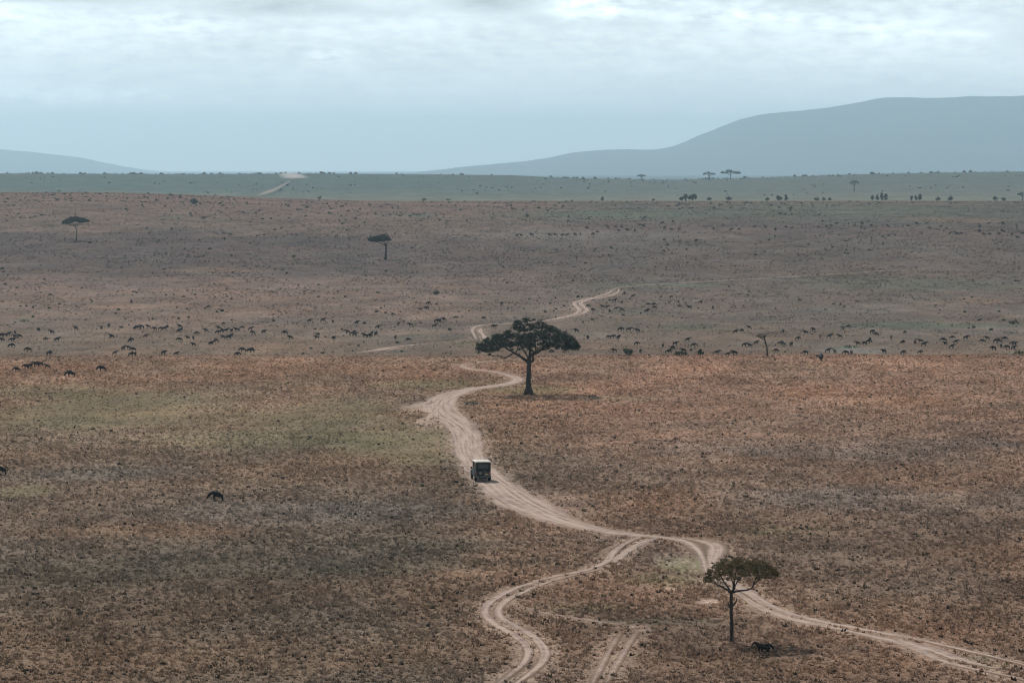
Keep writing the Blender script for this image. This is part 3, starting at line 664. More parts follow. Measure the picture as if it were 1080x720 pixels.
small_tree(B, s, 'dark flat crowned acacia with a stout trunk on the plain in middle distance', [(0, -.5, 0, 1.6), (0, 3, 0, 1.15), (.2, 8, 0, 1.05), (.5, 13, 0, .9), (.6, 17, 0, .7)],
           [[(.4, 14, 0, .5), (-4, 16.5, 0, .4), (-9, 18.5, -1, .3)], [(.5, 15, 0, .5), (3, 19, 1, .3)], [(.5, 14.5, 0, .45), (-2, 18, -3, .3), (-4, 21, -6, .2)], [(.5, 14.5, 0, .45), (-1, 18, 3, .3), (-3, 21, 6, .2)]],
           [(-18, 21.5), (-13, 24), (-8, 26), (-2, 26.4), (2, 25.2), (5, 21.5)], [(-18, 20), (-12, 18.5), (-8, 18.2), (-4, 19), (0, 19.5), (5, 20.2)], 240, 1.5, .42, 22)
B = ground(809.5, 376); s = scale_at(B.y)
small_tree(B, s, 'small leaning tree with a tuft of green leaves at the fold edge', [(0, -.6, 0, 1.1), (-.2, 4, 0, .85), (-.8, 10, 0, .8), (-1.9, 14, 0, .75), (-3, 18, 0, .6), (-4, 20.5, 0, .4)],
           [[(-3, 17.5, 0, .4), (-5, 18.3, 0, .35), (-8, 20.5, .3, .2)], [(-3.3, 18.5, 0, .3), (-2.4, 21, .4, .15)]],
           [(-11, 22), (-8.5, 23.6), (-4, 23.8), (-2, 23)], [(-11, 21.2), (-8, 19.5), (-5, 18.2), (-2, 19.5)], 34, .9, .42, 23, name='leaning_tree', per=40, m=LEAF2)
def far_tree(px, Y, h, w, seed, label, pale=False, lean=0):
    B = at_depth(px, Y); s = scale_at(Y)
    small_tree(B, s, label, [(0, -.3, 0, .7), (lean * .3, h * .3, 0, .42), (lean * .7, h * .55, 0, .38), (lean, h * .75, 0, .25)],
               [[(lean * .5, h * .45, 0, .3), (-w * .22, h * .7, .5, .2), (-w * .36, h * .8, 1, .12)], [(lean * .6, h * .45, 0, .3), (w * .2, h * .7, -.5, .2), (w * .34, h * .8, -1, .12)], [(lean * .6, h * .5, 0, .25), (lean, h * .7, w * .2, .2), (lean, h * .85, w * .3, .1)]],
               [(-w / 2, h * .76), (-w * .36, h * .9), (-w * .1, h), (w * .15, h * .98), (w * .36, h * .88), (w / 2, h * .74)], [(-w / 2, h * .68), (-w * .25, h * .62), (0, h * .66), (w * .25, h * .62), (w / 2, h * .67)], 60, w * .075, w * .024, seed, per=30)
far_tree(748, 4550, 9.0, 12.5, 31, 'flat topped far tree on the blue green skyline, narrower of the close pair')
far_tree(770, 4650, 9.6, 20, 32, 'broad flat topped far tree on the blue green skyline, wider of the close pair')
far_tree(676.5, 4760, 5.5, 9.5, 33, 'tiny flat topped tree standing alone on the skyline left of the close pair')
far_tree(900.5, 3500, 12.5, 9.5, 34, 'faint flat topped tree on the pale far slope below the long hill')
far_tree(1078, crest_y(1078), 9.0, 11, 35, 'dark flat topped tree at the right edge of the plain rim')

# ------------------------------------------------------------------ single shrubs
SHRUB = leaf_mat('shrub_leaf', (.022, .034, .022), (.055, .066, .040))
ORD = ['first', 'second', 'third', 'fourth', 'fifth', 'sixth', 'seventh', 'eighth', 'ninth', 'tenth', 'eleventh', 'twelfth', 'thirteenth', 'fourteenth', 'fifteenth', 'sixteenth', 'seventeenth', 'eighteenth', 'nineteenth', 'twentieth',
       'twenty-first', 'twenty-second', 'twenty-third', 'twenty-fourth', 'twenty-fifth']
def shrub(base, s, h, w, label, group=None, cat='shrub'):
    t = empty('shrub', base); tag(t, label, cat, group)
    h, w = h / s, w / s
    wood('stem', [[(0, 0, -.1, .06 * h), (.05 * w, 0, h * .3, .05 * h), (0, .1 * w, h * .7, .02 * h)], [(0, 0, -.1, .05 * h), (-.2 * w, .1 * w, h * .5, .02 * h), (-.25 * w, .1 * w, h * .7, .01 * h)]], BARK, t, 5)
    n = 16; a = rng.random(n) * 6.28; r = np.sqrt(rng.random(n)) * w * .38; zz = (.25 + .6 * rng.random(n)) * h
    cs = np.stack([np.cos(a) * r, np.sin(a) * r, zz * (1 - .5 * (r / (w * .38)) ** 2) + .08 * h], 1)
    leaves('foliage', cs, np.full(n, .5) * min(w, h) * (.35 + .3 * rng.random(n)), 34, min(w, h) * .09, SHRUB, t, .8)
    return t
RIM = [(337, 3.5, 6), (447, 3, 7), (473, 2.5, 9), (635, 4.5, 4), (689, 2.5, 4), (718.5, 5.5, 5), (723, 8.5, 5), (730.5, 9.5, 9), (748, 4.5, 5), (768.5, 5, 7), (809, 4, 6), (821, 6.5, 8), (829, 7, 5), (861, 4.5, 6), (868.5, 3.5, 4), (875, 3.5, 4), (920, 6, 4), (925, 7, 4), (930, 11, 5), (934, 8.5, 5), (961, 7, 3.5), (965.5, 6, 4), (970, 8, 5), (989, 4, 6), (1002, 5, 6), (1049, 4.5, 6), (1058, 4, 5)]
RIM_L = ['dark low shrub on the rim just right of the far road', 'low wide shrub on the rim, left of a flatter one', 'flattest wide shrub on the rim left of the middle', 'small round dark shrub alone on the plain rim near the middle', 'tiny shrub on the rim left of the tall thicket group',
         'leftmost low shrub in the three shrub thicket on the rim', 'middle shrub of the three shrub thicket on the rim', 'round largest shrub of the three shrub thicket on the rim', 'pointed dark shrub alone on the rim right of the three shrub thicket', 'blunt dark shrub on the rim below the wide skyline tree',
         'low shrub touching the left side of the paired shrubs on the rim', 'wider left one of the paired shrubs on the rim', 'narrower right one of the paired shrubs on the rim', 'leftmost of three small shrubs on the rim below the faint slope tree', 'middle of three small shrubs on the rim below the faint slope tree', 'rightmost of three small shrubs on the rim below the faint slope tree',
         'leftmost and lowest shrub of the tall spiky clump on the rim', 'second shrub of the tall spiky clump on the rim', 'tallest spike of the tall shrub clump on the rim', 'rightmost rounded shrub of the tall spiky clump on the rim',
         'thin upright left one of three close shrubs on the right rim', 'small middle one of three close shrubs on the right rim', 'stout right one of three close shrubs on the right rim', 'low shrub on the right rim just past three close shrubs', 'domed shrub alone on the right part of the rim', 'low shrub on the rim second from the right edge tree', 'low shrub on the rim next to the right edge tree']
for (px, h, w), lab in zip(RIM, RIM_L):
    Y = crest_y(px) - 15; shrub(at_depth(px, Y), scale_at(Y), h, w, lab, 'shrubs along the rim of the plain')
for (px, py, h, w, lab) in [(204, 215.5, 8, 8, 'round dark green shrub standing alone on the left rise'), (172, 232.5, 2.5, 8, 'flat dark shrub low on the left rise'), (216, 231, 3, 10, 'long flat dark shrub right of the round one on the left rise'), (190, 207.5, 2.5, 4, 'tiny shrub at the rim just left of the round green shrub'),
                            (243, 248, 2.5, 7, 'low dark shrub on the left rise below the far road'), (348, 226, 3, 9, 'low shrub on the rise left of the stout trunked acacia'), (440, 227.5, 3.5, 13, 'wide green shrub on the rise right of the stout trunked acacia'), (834, 223, 6, 3.5, 'thin upright shrub on the slope below the paired rim shrubs'),
                            (460, 311, 5, 7, 'dark pointed shrub on the plain behind the umbrella tree, far left of the ruts'), (664, 375, 9, 20, 'large grey rounded thicket just beyond the fold edge'), (718, 375.5, 7, 17, 'grey thicket among wildebeest at the fold edge'), (738.5, 375, 7, 8, 'small green thicket right of the grey thicket at the fold edge'), (26, 339.5, 3, 14, 'low bright green bush on the plain near the left edge'),
                            (897, 367.5, 4, 22, 'long dark green bush behind the fold on the right'), (1075, 374, 5, 13, 'dark green bush cut by the right edge at the fold'), (864, 377, 4, 12, 'low grey bush on the fold edge right of the leaning tree'), (1069, 342, 5, 14, 'dark wide bush in the green hollow near the right edge'),
                            (1013, 633.5, 2.6, 12, 'low dark bush on the near slope above the right track'), (843, 432.5, 3, 11, 'low dark tuft bush on the orange near plain'), (905, 604.5, 3, 18, 'flat green bush on the near slope right of the slender acacia'), (809, 377.2, 1.8, 14, 'thin dark tuft below the leaning tree'), (497, 427.5, 4, 18, 'low dark bush in grass right of the pale road bend')]:
    g = ground(px, py); shrub(g, scale_at(g.y), h, w, lab)

# ------------------------------------------------------------------ wildebeest
HIDE = noisy('wildebeest_hide', (.008, .007, .008), (.018, .015, .015), 4.0, rough=.75, spec=.15)
HIDE2 = noisy('brown_wildebeest_hide', (.028, .019, .015), (.050, .034, .026), 4.0, rough=.75, spec=.2)
HORN = mat('horn', (.035, .03, .027), .4, .4)
MANE = mat('mane_hair', (.012, .011, .011), .8)
BEARD = mat('pale_beard', (.30, .25, .20), .9)
def skin(name, nodes, edges, m, sub=1):
    me = bpy.data.meshes.new(name + '_rig'); bm = bmesh.new(); ly = bm.verts.layers.skin.verify(); vs = [bm.verts.new(n[:3]) for n in nodes]
    for a, b in edges: bm.edges.new((vs[a], vs[b]))
    for v, n in zip(vs, nodes): v[ly].radius = (n[3], n[4] if len(n) > 4 else n[3]); v[ly].use_root = False
    vs[0][ly].use_root = True
    bm.to_mesh(me); bm.free()
    o = bpy.data.objects.new('rig', me); C.objects.link(o)
    o.modifiers.new('s', 'SKIN'); sb = o.modifiers.new('d', 'SUBSURF'); sb.levels = sub; sb.render_levels = sub
    dg = bpy.context.evaluated_depsgraph_get(); out = bpy.data.meshes.new_from_object(o.evaluated_get(dg)); out.name = name
    bpy.data.objects.remove(o); bpy.data.meshes.remove(me)
    out.materials.clear(); out.materials.append(m)
    out.polygons.foreach_set('use_smooth', np.ones(len(out.polygons), bool))
    return out
def gnu_mesh(pose, m):
    g = pose == 'graze'; st = .10 if pose == 'walk' else 0
    N = [(-.62, 0, 1.00, .33, .29), (-.15, 0, .94, .38, .36), (.32, 0, 1.00, .42, .38), (.58, 0, 1.12, .32, .28)]
    E = [(0, 1), (1, 2), (2, 3)]
    if g: N += [(.88, 0, 1.02, .23), (1.08, 0, .80, .18), (1.24, 0, .58, .15), (1.34, 0, .38, .11)]
    else: N += [(.86, 0, 1.30, .18), (1.08, 0, 1.36, .13), (1.24, 0, 1.16, .10), (1.34, 0, .92, .08)]
    E += [(3, 4), (4, 5), (5, 6), (6, 7)]
    i = len(N)
    for sgn in (1, -1):
        k = st * sgn
        N += [(.42, .15 * sgn, .80, .15), (.42 + k, .15 * sgn, .45, .075), (.40 + 2 * k, .15 * sgn, .10, .052), (.43 + 2 * k, .15 * sgn, 0, .06)]
        E += [(2, i), (i, i + 1), (i + 1, i + 2), (i + 2, i + 3)]; i += 4
        N += [(-.58, .15 * sgn, .80, .19), (-.54 - k, .15 * sgn, .62, .13), (-.66 - 2 * k, .14 * sgn, .40, .078), (-.63 - 2 * k, .14 * sgn, .08, .058), (-.60 - 2 * k, .14 * sgn, 0, .06)]
        E += [(0, i), (i, i + 1), (i + 1, i + 2), (i + 2, i + 3), (i + 3, i + 4)]; i += 5
    return skin('wildebeest', N, E, m)
def gnu_extra(pose):
    g = pose == 'graze'
    hd = Vector((1.14, 0, .84)) if g else Vector((1.02, 0, 1.44))
    hs = []
    N, E = [tuple(hd) + (.045,)], []
    for sgn in (1, -1):
        b = len(N); N += [tuple(hd + Vector((0.02, .20 * sgn, -.02))) + (.04,), tuple(hd + Vector((.0, .30 * sgn, .06))) + (.032,), tuple(hd + Vector((.0, .26 * sgn, .22))) + (.018,)]
        E += [(0, b), (b, b + 1), (b + 1, b + 2)]
    horns = skin('horns', N, E, HORN)
    tail = skin('tail', [(-.84, 0, 1.06, .05), (-.93, 0, .90, .03), (-.94, 0, .70, .04), (-.92, 0, .48, .025)], [(0, 1), (1, 2), (2, 3)], MANE)
    mane = skin('mane', [(.40, 0, 1.40, .05), (.66, 0, 1.36 if not g else 1.28, .07), (.88, 0, 1.46 if not g else 1.10, .06), (1.0, 0, 1.50 if not g else .86, .04)], [(0, 1), (1, 2), (2, 3)], MANE)
    beard = skin('beard', [(.80, 0, 1.06 if not g else .82, .06), (.98, 0, 1.04 if not g else .60, .07), (1.12, 0, 1.0 if not g else .42, .05)], [(0, 1), (1, 2)], BEARD)
    return [('horns', horns), ('tail', tail), ('mane', mane), ('beard', beard)]
GNU = {p: gnu_mesh(p, HIDE) for p in ('graze', 'stand', 'walk')}
GNU_B = {p: gnu_mesh(p, HIDE2) for p in ('graze', 'stand', 'walk')}
EXTRA = {p: gnu_extra(p) for p in ('graze', 'stand', 'walk')}
def gnu(px, py, pose, face, label, group=None, size=1.0, brown=False, detail=False, spot=None):
    """face: degrees counter-clockwise from the right of the photograph; 90 looks away from the viewer."""
    p = spot if spot is not None else ground(px, py)
    a = R(face); h = float(height(p.x, p.y))
    if detail:
        o = empty('wildebeest', (p.x, p.y, h - .10 * size), a); o.scale = (size,) * 3
        src = (GNU_B if brown else GNU)[pose]
        b = bpy.data.objects.new('body', src); C.objects.link(b); b.parent = o
        for nm, mm in EXTRA[pose]:
            e = bpy.data.objects.new(nm, mm); C.objects.link(e); e.parent = o
    else:
        o = bpy.data.objects.new('wildebeest', (GNU_B if brown else GNU)[pose]); C.objects.link(o); o.location = (p.x, p.y, h - .09 * size); o.rotation_euler = (0, 0, a); o.scale = (size,) * 3
    tag(o, label, 'wildebeest', group); return o
# single animals
gnu(229.5, 528, 'graze', 172, 'dark wildebeest grazing alone on the near left plain below the green grass', detail=True, size=.84)
gnu(1.0, 500.5, 'graze', 205, 'dark animal cut off by the left edge beside the near green patch', detail=True, size=.82)
gnu(804, 688, 'stand', 165, 'small dark animal standing in the shade of the slender near acacia', detail=True, size=.56)
gnu(807.5, 687, 'graze', 20, 'second small dark animal behind another in the slender acacia shade', detail=True, size=.48)
gnu(75, 397.5, 'graze', 200, 'stocky black wildebeest, nearest to the viewer of the left herd', detail=True, size=.86)
gnu(108, 391.5, 'graze', 190, 'black wildebeest grazing alone right of the stocky nearest one at left', detail=True, size=.80)
gnu(51.5, 374.5, 'graze', 60, 'bold black wildebeest alone above the brown row at left', detail=True, size=.80)
gnu(30.5, 371, 'graze', 185, 'brownish wildebeest seen side on above the brown row at left', brown=True, detail=True, size=.80)
gnu(866, 380.5, 'stand', 80, 'lone dark wildebeest on the orange grass in front of the fold at right')
# herds: description, group, animals (foot pixel), brown?
HERDS = [
 ('in the brown row nearest the left edge', 'brown row of wildebeest at left', [(18.5, 392), (28, 388.5), (31.5, 388.5), (38.5, 387), (42.5, 386), (50, 388.5)], True),
 ('in the knot at the left edge behind the brown row', 'knot of wildebeest at the left edge', [(1.5, 355.5), (5, 355), (8.8, 354), (16, 352), (2.6, 360), (10.8, 360), (14, 360), (16.3, 357), (21.2, 356.5), (11, 366.5)], False),
 ('in the loose scatter right of the left edge knot', 'loose scatter of wildebeest at left', [(41, 349), (55, 352), (47.5, 359), (60, 360), (80, 348), (107, 347), (114.8, 345), (118, 356.5)], False),
 ('in the close bunch left of the dark grass line', 'bunch of wildebeest by the dark grass line', [(121, 374), (130, 369), (136, 368.5), (141, 370.5), (142.8, 375), (138, 375.5), (137, 361), (139.3, 359.5), (153.5, 356)], False),
 ('in the tight row behind the dark grass line', 'tight row of wildebeest', [(142, 347.5), (146, 347), (149.5, 346.5), (156.5, 346), (163.5, 348), (169, 348), (173, 348), (176, 346.5)], False),
 ('in the small cluster right of the tight row', 'small cluster of wildebeest', [(188.5, 350.5), (190, 346), (191.8, 348.5), (190, 360), (198.5, 358), (204, 358), (206.5, 353), (217.5, 350), (204, 365), (222.5, 364), (228.5, 360.5), (235.5, 357)], False),
 ('in the dense cluster left of the umbrella tree', 'dense cluster of wildebeest', [(229, 352), (231, 347.5), (234.3, 350), (238, 350.5), (241, 357.5), (243.8, 355.5), (244.3, 350), (250, 349.5), (254.3, 347), (264, 348.5), (267, 352.5)], False),
 ('strung along the dark grass line at left', 'wildebeest along the dark grass line', [(172.5, 374), (185.5, 375), (249.5, 375.5), (256.5, 371), (262.5, 371.5), (265.8, 371.5)], False),
 ('in the spread group left of the short pale track', 'spread group of wildebeest', [(278, 351.5), (301, 352.5), (306.5, 358), (326, 340), (334, 357.5), (336, 355), (340.5, 339), (351, 340.5), (352, 358)], False),
 ('in the group directly above the short pale track', 'wildebeest above the short pale track', [(367, 352), (371, 353.5), (374.3, 354.5), (376, 342), (385, 355.5), (389, 356), (392, 353), (396.3, 353.5), (398, 346.5), (417, 357.5), (431.5, 360)], False),
 ('in the thin row left of the umbrella tree crown', 'thin row of wildebeest left of the crown', [(420, 343), (433, 344), (458, 345.5), (460, 340), (464, 339.5), (468.5, 338.5)], False),
 ('in the trio far above the short pale track', 'trio of wildebeest', [(443.5, 327.5), (450.5, 326.5), (451.2, 321)], False),
 ('in the pair behind the umbrella tree crown top', 'pair of wildebeest behind the crown', [(521.5, 345.5), (529, 321.5)], False),
 ('in the herd beside the pale ruts behind the umbrella tree', 'herd beside the pale ruts', [(621, 324), (626, 328), (636, 325), (640, 325), (643, 329.5), (648, 318.5), (649.5, 327), (655.8, 320.5), (656.5, 328.5), (658, 311), (667.5, 313.5)], False),
 ('in the scatter right of the umbrella tree crown', 'scatter of wildebeest right of the crown', [(608, 350.5), (619.8, 357.5), (641, 357), (646, 356.5), (648, 371.5), (652.3, 357.5), (654, 349), (663, 349.5), (671, 364), (672.5, 350.5), (675.5, 372)], False),
 ('in the small group above the grey thickets', 'small group of wildebeest above the thickets', [(682, 329.5), (684.5, 322.5), (690.3, 322.5), (691, 326), (715.5, 319.5), (717, 324.5), (738.5, 320), (727, 325.5), (752, 326)], False),
 ('in the huddle around the grey thicket', 'huddle of wildebeest round the grey thicket', [(699, 366.5), (704, 372.5), (709, 368.5), (712, 364.5), (721, 372), (725, 360), (731, 366)], False),
 ('in the loose group left of the leaning tree', 'wildebeest left of the leaning tree', [(755.5, 374), (767, 376), (775, 374.5), (775.5, 351.5), (785, 365.5), (790.5, 347), (791, 366), (797.3, 363)], False),
 ('in the scattered group right of the leaning tree', 'wildebeest right of the leaning tree', [(819.5, 371.5), (822, 363.5), (825.8, 351), (826.3, 364.5), (834.5, 365), (841, 358.5), (850, 352.5), (858, 349), (865, 356.5), (874.5, 356.5), (886, 356.5)], False),
 ('in the row along the long green bush at right', 'wildebeest along the long green bush', [(850, 373.5), (873, 372), (880.5, 372.5), (893, 374), (898, 373.5), (905, 364), (912, 364), (915.5, 362), (932.5, 372.5)], False),
 ('in the group between green bush and green hollow at right', 'wildebeest below the green hollow', [(889, 347.5), (894, 346), (919.5, 351.5), (924.6, 354), (940, 357.5), (951.5, 362.5), (965, 362.5), (971.5, 361.5), (974.3, 365), (952, 373.5), (969.8, 373)], False),
 ('in the small knot in the open ground at right', 'small knot of wildebeest at right', [(996, 360.5), (997.3, 364), (1003.5, 367.5), (1003.8, 357.5), (1008, 362), (1018.5, 358), (1032.5, 339.5)], False),
 ('in the dense dark herd by the right edge', 'dense dark herd by the right edge', [(1037, 361.5), (1041.5, 358.5), (1048, 369), (1050, 361.5), (1053.5, 362), (1056, 367), (1058.5, 359), (1062.5, 368), (1067, 363.5), (1068.7, 368.5), (1069.6, 364.5)], False),
 ('in the long line across the far middle plain', 'long far line of animals in the middle', [(545, 249.5), (550, 249.5), (561, 249), (580, 249), (586, 249), (593, 249), (598, 249), (607, 249), (612, 248.5), (619.5, 241.5), (625, 248), (629.5, 246), (641.5, 240.5), (650, 240.5), (653, 244.5), (656, 240.5), (662, 244), (669.5, 244.5)], False),
 ('in the sparse far line below the skyline tree pair', 'sparse far line of animals', [(679, 239.5), (701, 241.5), (708.5, 243.5), (716.5, 242.5), (734, 255), (752.5, 242), (771, 243.5), (779, 243), (807, 241)], False),
 ('in the far line below the tall spiky shrub clump', 'far line of animals below the shrub clump', [(818, 243), (835, 241.5), (868, 234.5), (872, 240), (882, 237), (895, 237), (908.5, 240), (909.5, 237), (918.5, 239), (936.5, 239.5), (952, 239.5), (957, 239.5), (967, 237), (977, 237), (992, 240)], False),
 ('in the far herd near the right edge below the rim', 'far herd near the right edge', [(1002, 247), (1010, 248), (1014.5, 247.5), (1033, 240), (1033.5, 245), (1038, 248.5), (1043, 236.5), (1053, 248), (1057.5, 245), (1058, 236), (1067, 248.5), (1072, 239), (1073.5, 252), (1079, 247.5)], False),
]
for desc, grp, pts, brown in HERDS:
    for i, (px, py) in enumerate(sorted(pts)):
        far = py < 260
        pose = random.choice(['graze', 'graze', 'stand', 'stand', 'walk'])
        face = random.choice([0, 180]) + random.uniform(-40, 40) if random.random() < .8 else random.choice([90, 270]) + random.uniform(-30, 30)
        noun = 'tiny dark animal' if far else ('brown wildebeest' if brown else 'dark wildebeest')
        o = gnu(px, py, pose, face, f'{ORD[i]} {noun} from left {desc}'.replace(' in the ', ' in '), grp, size=random.uniform(.62, .78) * (1.32 if far else 1), brown=brown or random.random() < .3)

# ------------------------------------------------------------------ safari vehicle
def jeep():
    g = ground(506.8, 506.2)
    t = empty('safari_vehicle', (g.x, g.y, g.z + .03), R(8.5)); t.scale = (.94,) * 3; tag(t, 'dark green safari vehicle with raised pale roof driving away along the dirt road', 'vehicle')
    GRN = noisy('dusty_green_paint', (.011, .015, .014), (.024, .029, .026), 2.5, rough=.45, spec=.5)
    BLK = mat('rubber', (.012, .012, .012), .85); RIMM = mat('steel_rim', (.16, .15, .14), .5, .4, .6); TAN = noisy('pale_canvas_roof', (.62, .58, .52), (.72, .68, .62), 3, rough=.8)
    CAN = noisy('dark_canvas', (.010, .015, .014), (.018, .024, .022), 4, rough=.8); GLS = mat('window_glass', (.03, .04, .045), .12, .6); RED = mat('tail_lamp', (.35, .05, .04), .3, .5); MET = mat('dull_metal', (.10, .105, .11), .5, .4, .6)
    PLT = mat('plate_yellow', (.45, .38, .12), .5)
    def bx(bm, x0, x1, y0, y1, z0, z1):
        r = bmesh.ops.create_cube(bm, size=1); bmesh.ops.scale(bm, vec=(x1 - x0, y1 - y0, z1 - z0), verts=r['verts']); bmesh.ops.translate(bm, vec=((x0 + x1) / 2, (y0 + y1) / 2, (z0 + z1) / 2), verts=r['verts'])
    def fin(name, bm, m, parent=t, bev=.03):
        if bev: bmesh.ops.bevel(bm, geom=list(bm.edges), offset=bev, segments=2, affect='EDGES', profile=.6)
        me = bpy.data.meshes.new(name); bm.to_mesh(me); bm.free(); return link(name, me, m, parent)
    def box(name, dims, m, parent=t, bev=.03):
        bm = bmesh.new(); bx(bm, *dims); return fin(name, bm, m, parent, min(bev, .4 * min(dims[1] - dims[0], dims[3] - dims[2], dims[5] - dims[4])))
    def cyl(name, c, axis, r, w, m, parent=t, seg=24, bev=.03):
        bm = bmesh.new(); bmesh.ops.create_cone(bm, cap_ends=True, segments=seg, radius1=r, radius2=r, depth=w)
        if bev: bmesh.ops.bevel(bm, geom=[e for e in bm.edges if len([f for f in e.link_faces if len(f.verts) > 4])], offset=bev, segments=2, affect='EDGES')
        rot = Matrix.Rotation(math.pi / 2, 4, 'Y' if axis == 'x' else 'X'); bmesh.ops.transform(bm, matrix=Matrix.Translation(c) @ rot, verts=bm.verts)
        return fin(name, bm, m, parent, 0)
    # tub with wheel arches, bonnet and scuttle as one body
    bm = bmesh.new()
    prof = [(-2.35, .62), (-2.35, 1.22), (.55, 1.22), (.75, 1.20), (2.15, 1.12), (2.30, 1.0), (2.30, .62), (1.95, .60), (1.88, .86), (1.62, 1.0), (1.28, 1.0), (1.02, .86), (.95, .55), (-.95, .55), (-1.02, .86), (-1.28, 1.0), (-1.62, 1.0), (-1.88, .86), (-1.95, .60)]
    a = [bm.verts.new((-.86, y, z)) for y, z in prof]; b = [bm.verts.new((.86, y, z)) for y, z in prof]
    bm.faces.new(a); bm.faces.new(b[::-1])
    for i in range(len(prof)): j = (i + 1) % len(prof); bm.faces.new((a[i], b[i], b[j], a[j]))
    bmesh.ops.recalc_face_normals(bm, faces=bm.faces); fin('body', bm, GRN, bev=.025)
    for x in (-.80, .80):
        for y in (1.45, -1.45):
            ty = cyl('tyre', (x, y, .40), 'x', .40, .24, BLK, bev=.05); cyl('rim', (x * 1.06, y, .40), 'x', .22, .20, RIMM, ty)
    # upper cabin: corner posts, canvas, windows, roof
    for x in (-.82, .82):
        for y in (-2.28, -1.05, .10): box('post', (x - .04, x + .04, y - .05, y + .05, 1.22, 2.22), GRN, bev=.01)
        bm = bmesh.new(); v = [bm.verts.new(p) for p in [(x - .04, .62, 1.2), (x + .04, .62, 1.2), (x + .04, .74, 1.2), (x - .04, .74, 1.2), (x - .04, .20, 2.22), (x + .04, .20, 2.22), (x + .04, .32, 2.22), (x - .04, .32, 2.22)]]
        for f in ((0, 1, 2, 3), (4, 5, 6, 7), (0, 1, 5, 4), (1, 2, 6, 5), (2, 3, 7, 6), (3, 0, 4, 7)): bm.faces.new([v[i] for i in f])
        bmesh.ops.recalc_face_normals(bm, faces=bm.faces); fin('post', bm, GRN, bev=0)
        sx = math.copysign(1, x)
        for (y0, y1) in ((-2.22, -1.11), (-.99, .04)):
            box('window', (min(x, x - sx * .02), max(x, x - sx * .02), y0, y1, 1.62, 2.14), GLS, bev=.004)
            box('side_panel', (x - .03, x + .03, y0, y1, 1.22, 1.60), GRN, bev=.01)
        box('rail', (x - .03, x + .03, -2.28, .2, 2.145, 2.20), MET, bev=.01)
        box('mirror', (x + sx * .08, x + sx * .26, .60, .66, 1.28, 1.52), BLK); box('door_handle', (x + sx * .045, x + sx * .075, -.15, .0, 1.08, 1.11), MET, bev=.005)
    bm = bmesh.new(); v = [bm.verts.new(p) for p in [(-.78, .66, 1.22), (.78, .66, 1.22), (.78, .26, 2.16), (-.78, .26, 2.16), (-.78, .69, 1.22), (.78, .69, 1.22), (.78, .29, 2.16), (-.78, .29, 2.16)]]
    for f in ((0, 1, 2, 3), (4, 7, 6, 5), (0, 4, 5, 1), (1, 5, 6, 2), (2, 6, 7, 3), (3, 7, 4, 0)): bm.faces.new([v[i] for i in f])
    bmesh.ops.recalc_face_normals(bm, faces=bm.faces); fin('windscreen', bm, GLS, bev=0)
    box('rear_panel', (-.76, .76, -2.33, -2.28, 1.24, 2.16), CAN, bev=.015); rw = box('rear_window', (-.60, .60, -2.345, -2.332, 1.55, 2.02), GLS, bev=.003)
    # roof: shallow pop-up lid with rounded edge
    bm = bmesh.new(); bx(bm, -.92, .92, -2.42, .36, 2.22, 2.36); bmesh.ops.bevel(bm, geom=[e for e in bm.edges if e.calc_length() > .2], offset=.06, segments=3, affect='EDGES'); fin('roof', bm, TAN, bev=0)
    for y in (-1.9, -1.0, -.1): box('roof_rib', (-.80, .80, y - .03, y + .03, 2.358, 2.385), TAN, bev=.008)
    box('bumper', (-.85, .85, -2.52, -2.36, .50, .66), MET, bev=.03); box('front_bumper', (-.85, .85, 2.32, 2.46, .52, .70), MET)
    for x in (-.74, .74): box('tail_light', (x - .07, x + .07, -2.385, -2.352, .92, 1.14), RED, bev=.01); cyl('headlight', (x * .85, 2.31, .90), 'y', .11, .05, MET, bev=0)
    sp = cyl('spare_wheel', (-.36, -2.47, 1.02), 'y', .36, .20, BLK, bev=.05); cyl('rim', (-.36, -2.56, 1.02), 'y', .18, .06, RIMM, sp, bev=.01)
    box('number_plate', (.18, .58, -2.375, -2.352, .80, .92), PLT, bev=.004)
    # rear ladder on the left side
    bm = bmesh.new()
    for y in (-2.1, -1.75): bx(bm, -.94, -.91, y - .015, y + .015, .75, 2.2)
    for z in (.9, 1.2, 1.5, 1.8, 2.1): bx(bm, -.94, -.91, -2.085, -1.765, z - .012, z + .012)
    fin('ladder', bm, MET, bev=0)
    box('chassis', (-.45, .45, -2.2, 2.2, .36, .55), BLK); box('axle', (-.70, .70, -1.52, -1.38, .33, .47), BLK); box('axle', (-.70, .70, 1.38, 1.52, .33, .47), BLK)
    for x in (-.82, .82): box('mud_flap', (x - .14, x + .14, -1.99, -1.965, .22, .60), BLK, bev=.005)
    for y in (-.6, .15):
        for x in (-.40, .40):
            bm = bmesh.new(); bx(bm, x - .26, x + .26, y - .25, y + .25, 1.22, 1.34); bx(bm, x - .26, x + .26, y - .30, y - .21, 1.345, 1.85); fin('seat', bm, CAN, bev=.02)
jeep()

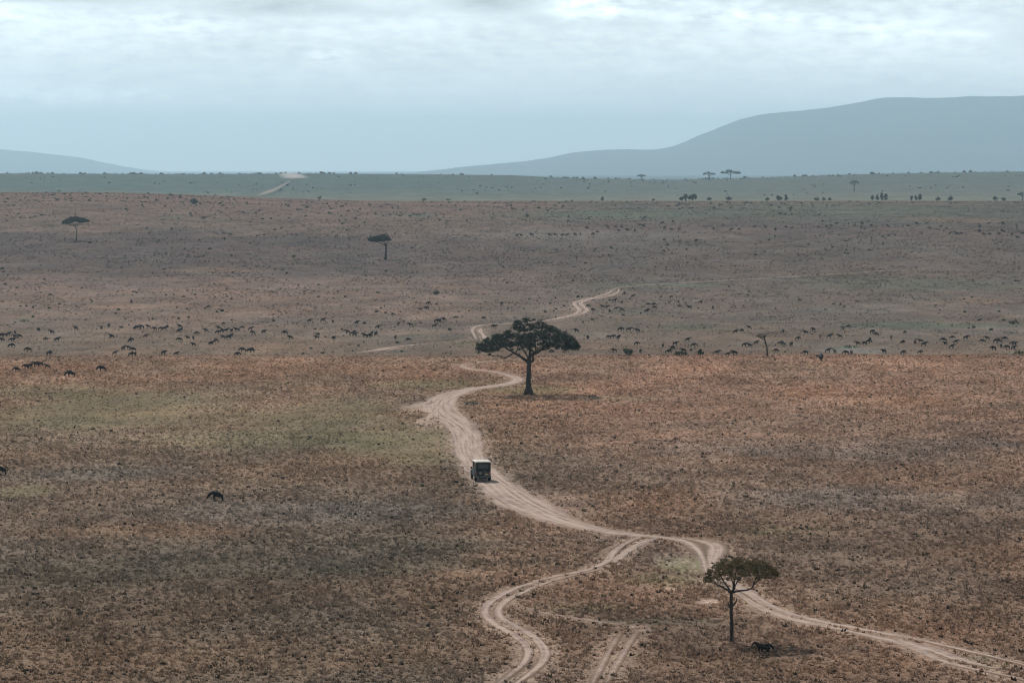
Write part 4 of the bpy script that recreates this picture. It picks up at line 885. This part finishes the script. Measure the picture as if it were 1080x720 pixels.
# ------------------------------------------------------------------ dust raised on the far road
def dust():
    c = ground(311, 188.0); s = scale_at(c.y)
    bm = bmesh.new(); bmesh.ops.create_icosphere(bm, subdivisions=4, radius=1)
    rx, ry, rz = 17 / s, 60.0, 4.6 / s
    for v in bm.verts: v.co = Vector((v.co.x * rx, v.co.y * ry, v.co.z * rz))
    me = bpy.data.meshes.new('dust_cloud'); bm.to_mesh(me); bm.free()
    m = bpy.data.materials.new('dust_air'); m.use_nodes = True; nt = m.node_tree; nt.nodes.clear(); L = nt.links.new
    tc = nt.nodes.new('ShaderNodeTexCoord'); mp = nt.nodes.new('ShaderNodeMapping'); mp.inputs['Scale'].default_value = (1 / rx, 1 / ry, 1 / rz); L(tc.outputs['Object'], mp.inputs[0])
    ln = nt.nodes.new('ShaderNodeVectorMath'); ln.operation = 'LENGTH'; L(mp.outputs[0], ln.inputs[0])
    n = nt.nodes.new('ShaderNodeTexNoise'); n.inputs['Scale'].default_value = 2.4; n.inputs['Detail'].default_value = 3; L(mp.outputs[0], n.inputs['Vector'])
    sx = nt.nodes.new('ShaderNodeSeparateXYZ'); L(mp.outputs[0], sx.inputs[0])
    def M(op, a, b):
        q = nt.nodes.new('ShaderNodeMath'); q.operation = op
        for k, x in enumerate((a, b)):
            if isinstance(x, (int, float)): q.inputs[k].default_value = x
            else: L(x, q.inputs[k])
        return q.outputs[0]
    body = M('SUBTRACT', 1.0, ln.outputs['Value']); body = M('ADD', body, M('MULTIPLY', M('SUBTRACT', n.outputs['Fac'], .5), 1.5))
    body = M('MULTIPLY', M('MAXIMUM', body, 0.0), M('SUBTRACT', .85, M('MULTIPLY', sx.outputs['X'], .8)))      # thickest at its head, thinning along the trail
    pv = nt.nodes.new('ShaderNodeVolumePrincipled'); pv.inputs['Color'].default_value = (.95, .90, .87, 1); L(M('MULTIPLY', body, .05), pv.inputs['Density'])
    ot = nt.nodes.new('ShaderNodeOutputMaterial'); L(pv.outputs[0], ot.inputs['Volume'])
    o = link('dust_cloud', me, m); o.location = c + Vector((0, 0, 2.0)); o.rotation_euler = (0, R(6), 0)
    tag(o, 'pale plume of dust trailing over the far road on the skyline', 'dust', kind='stuff')
dust()
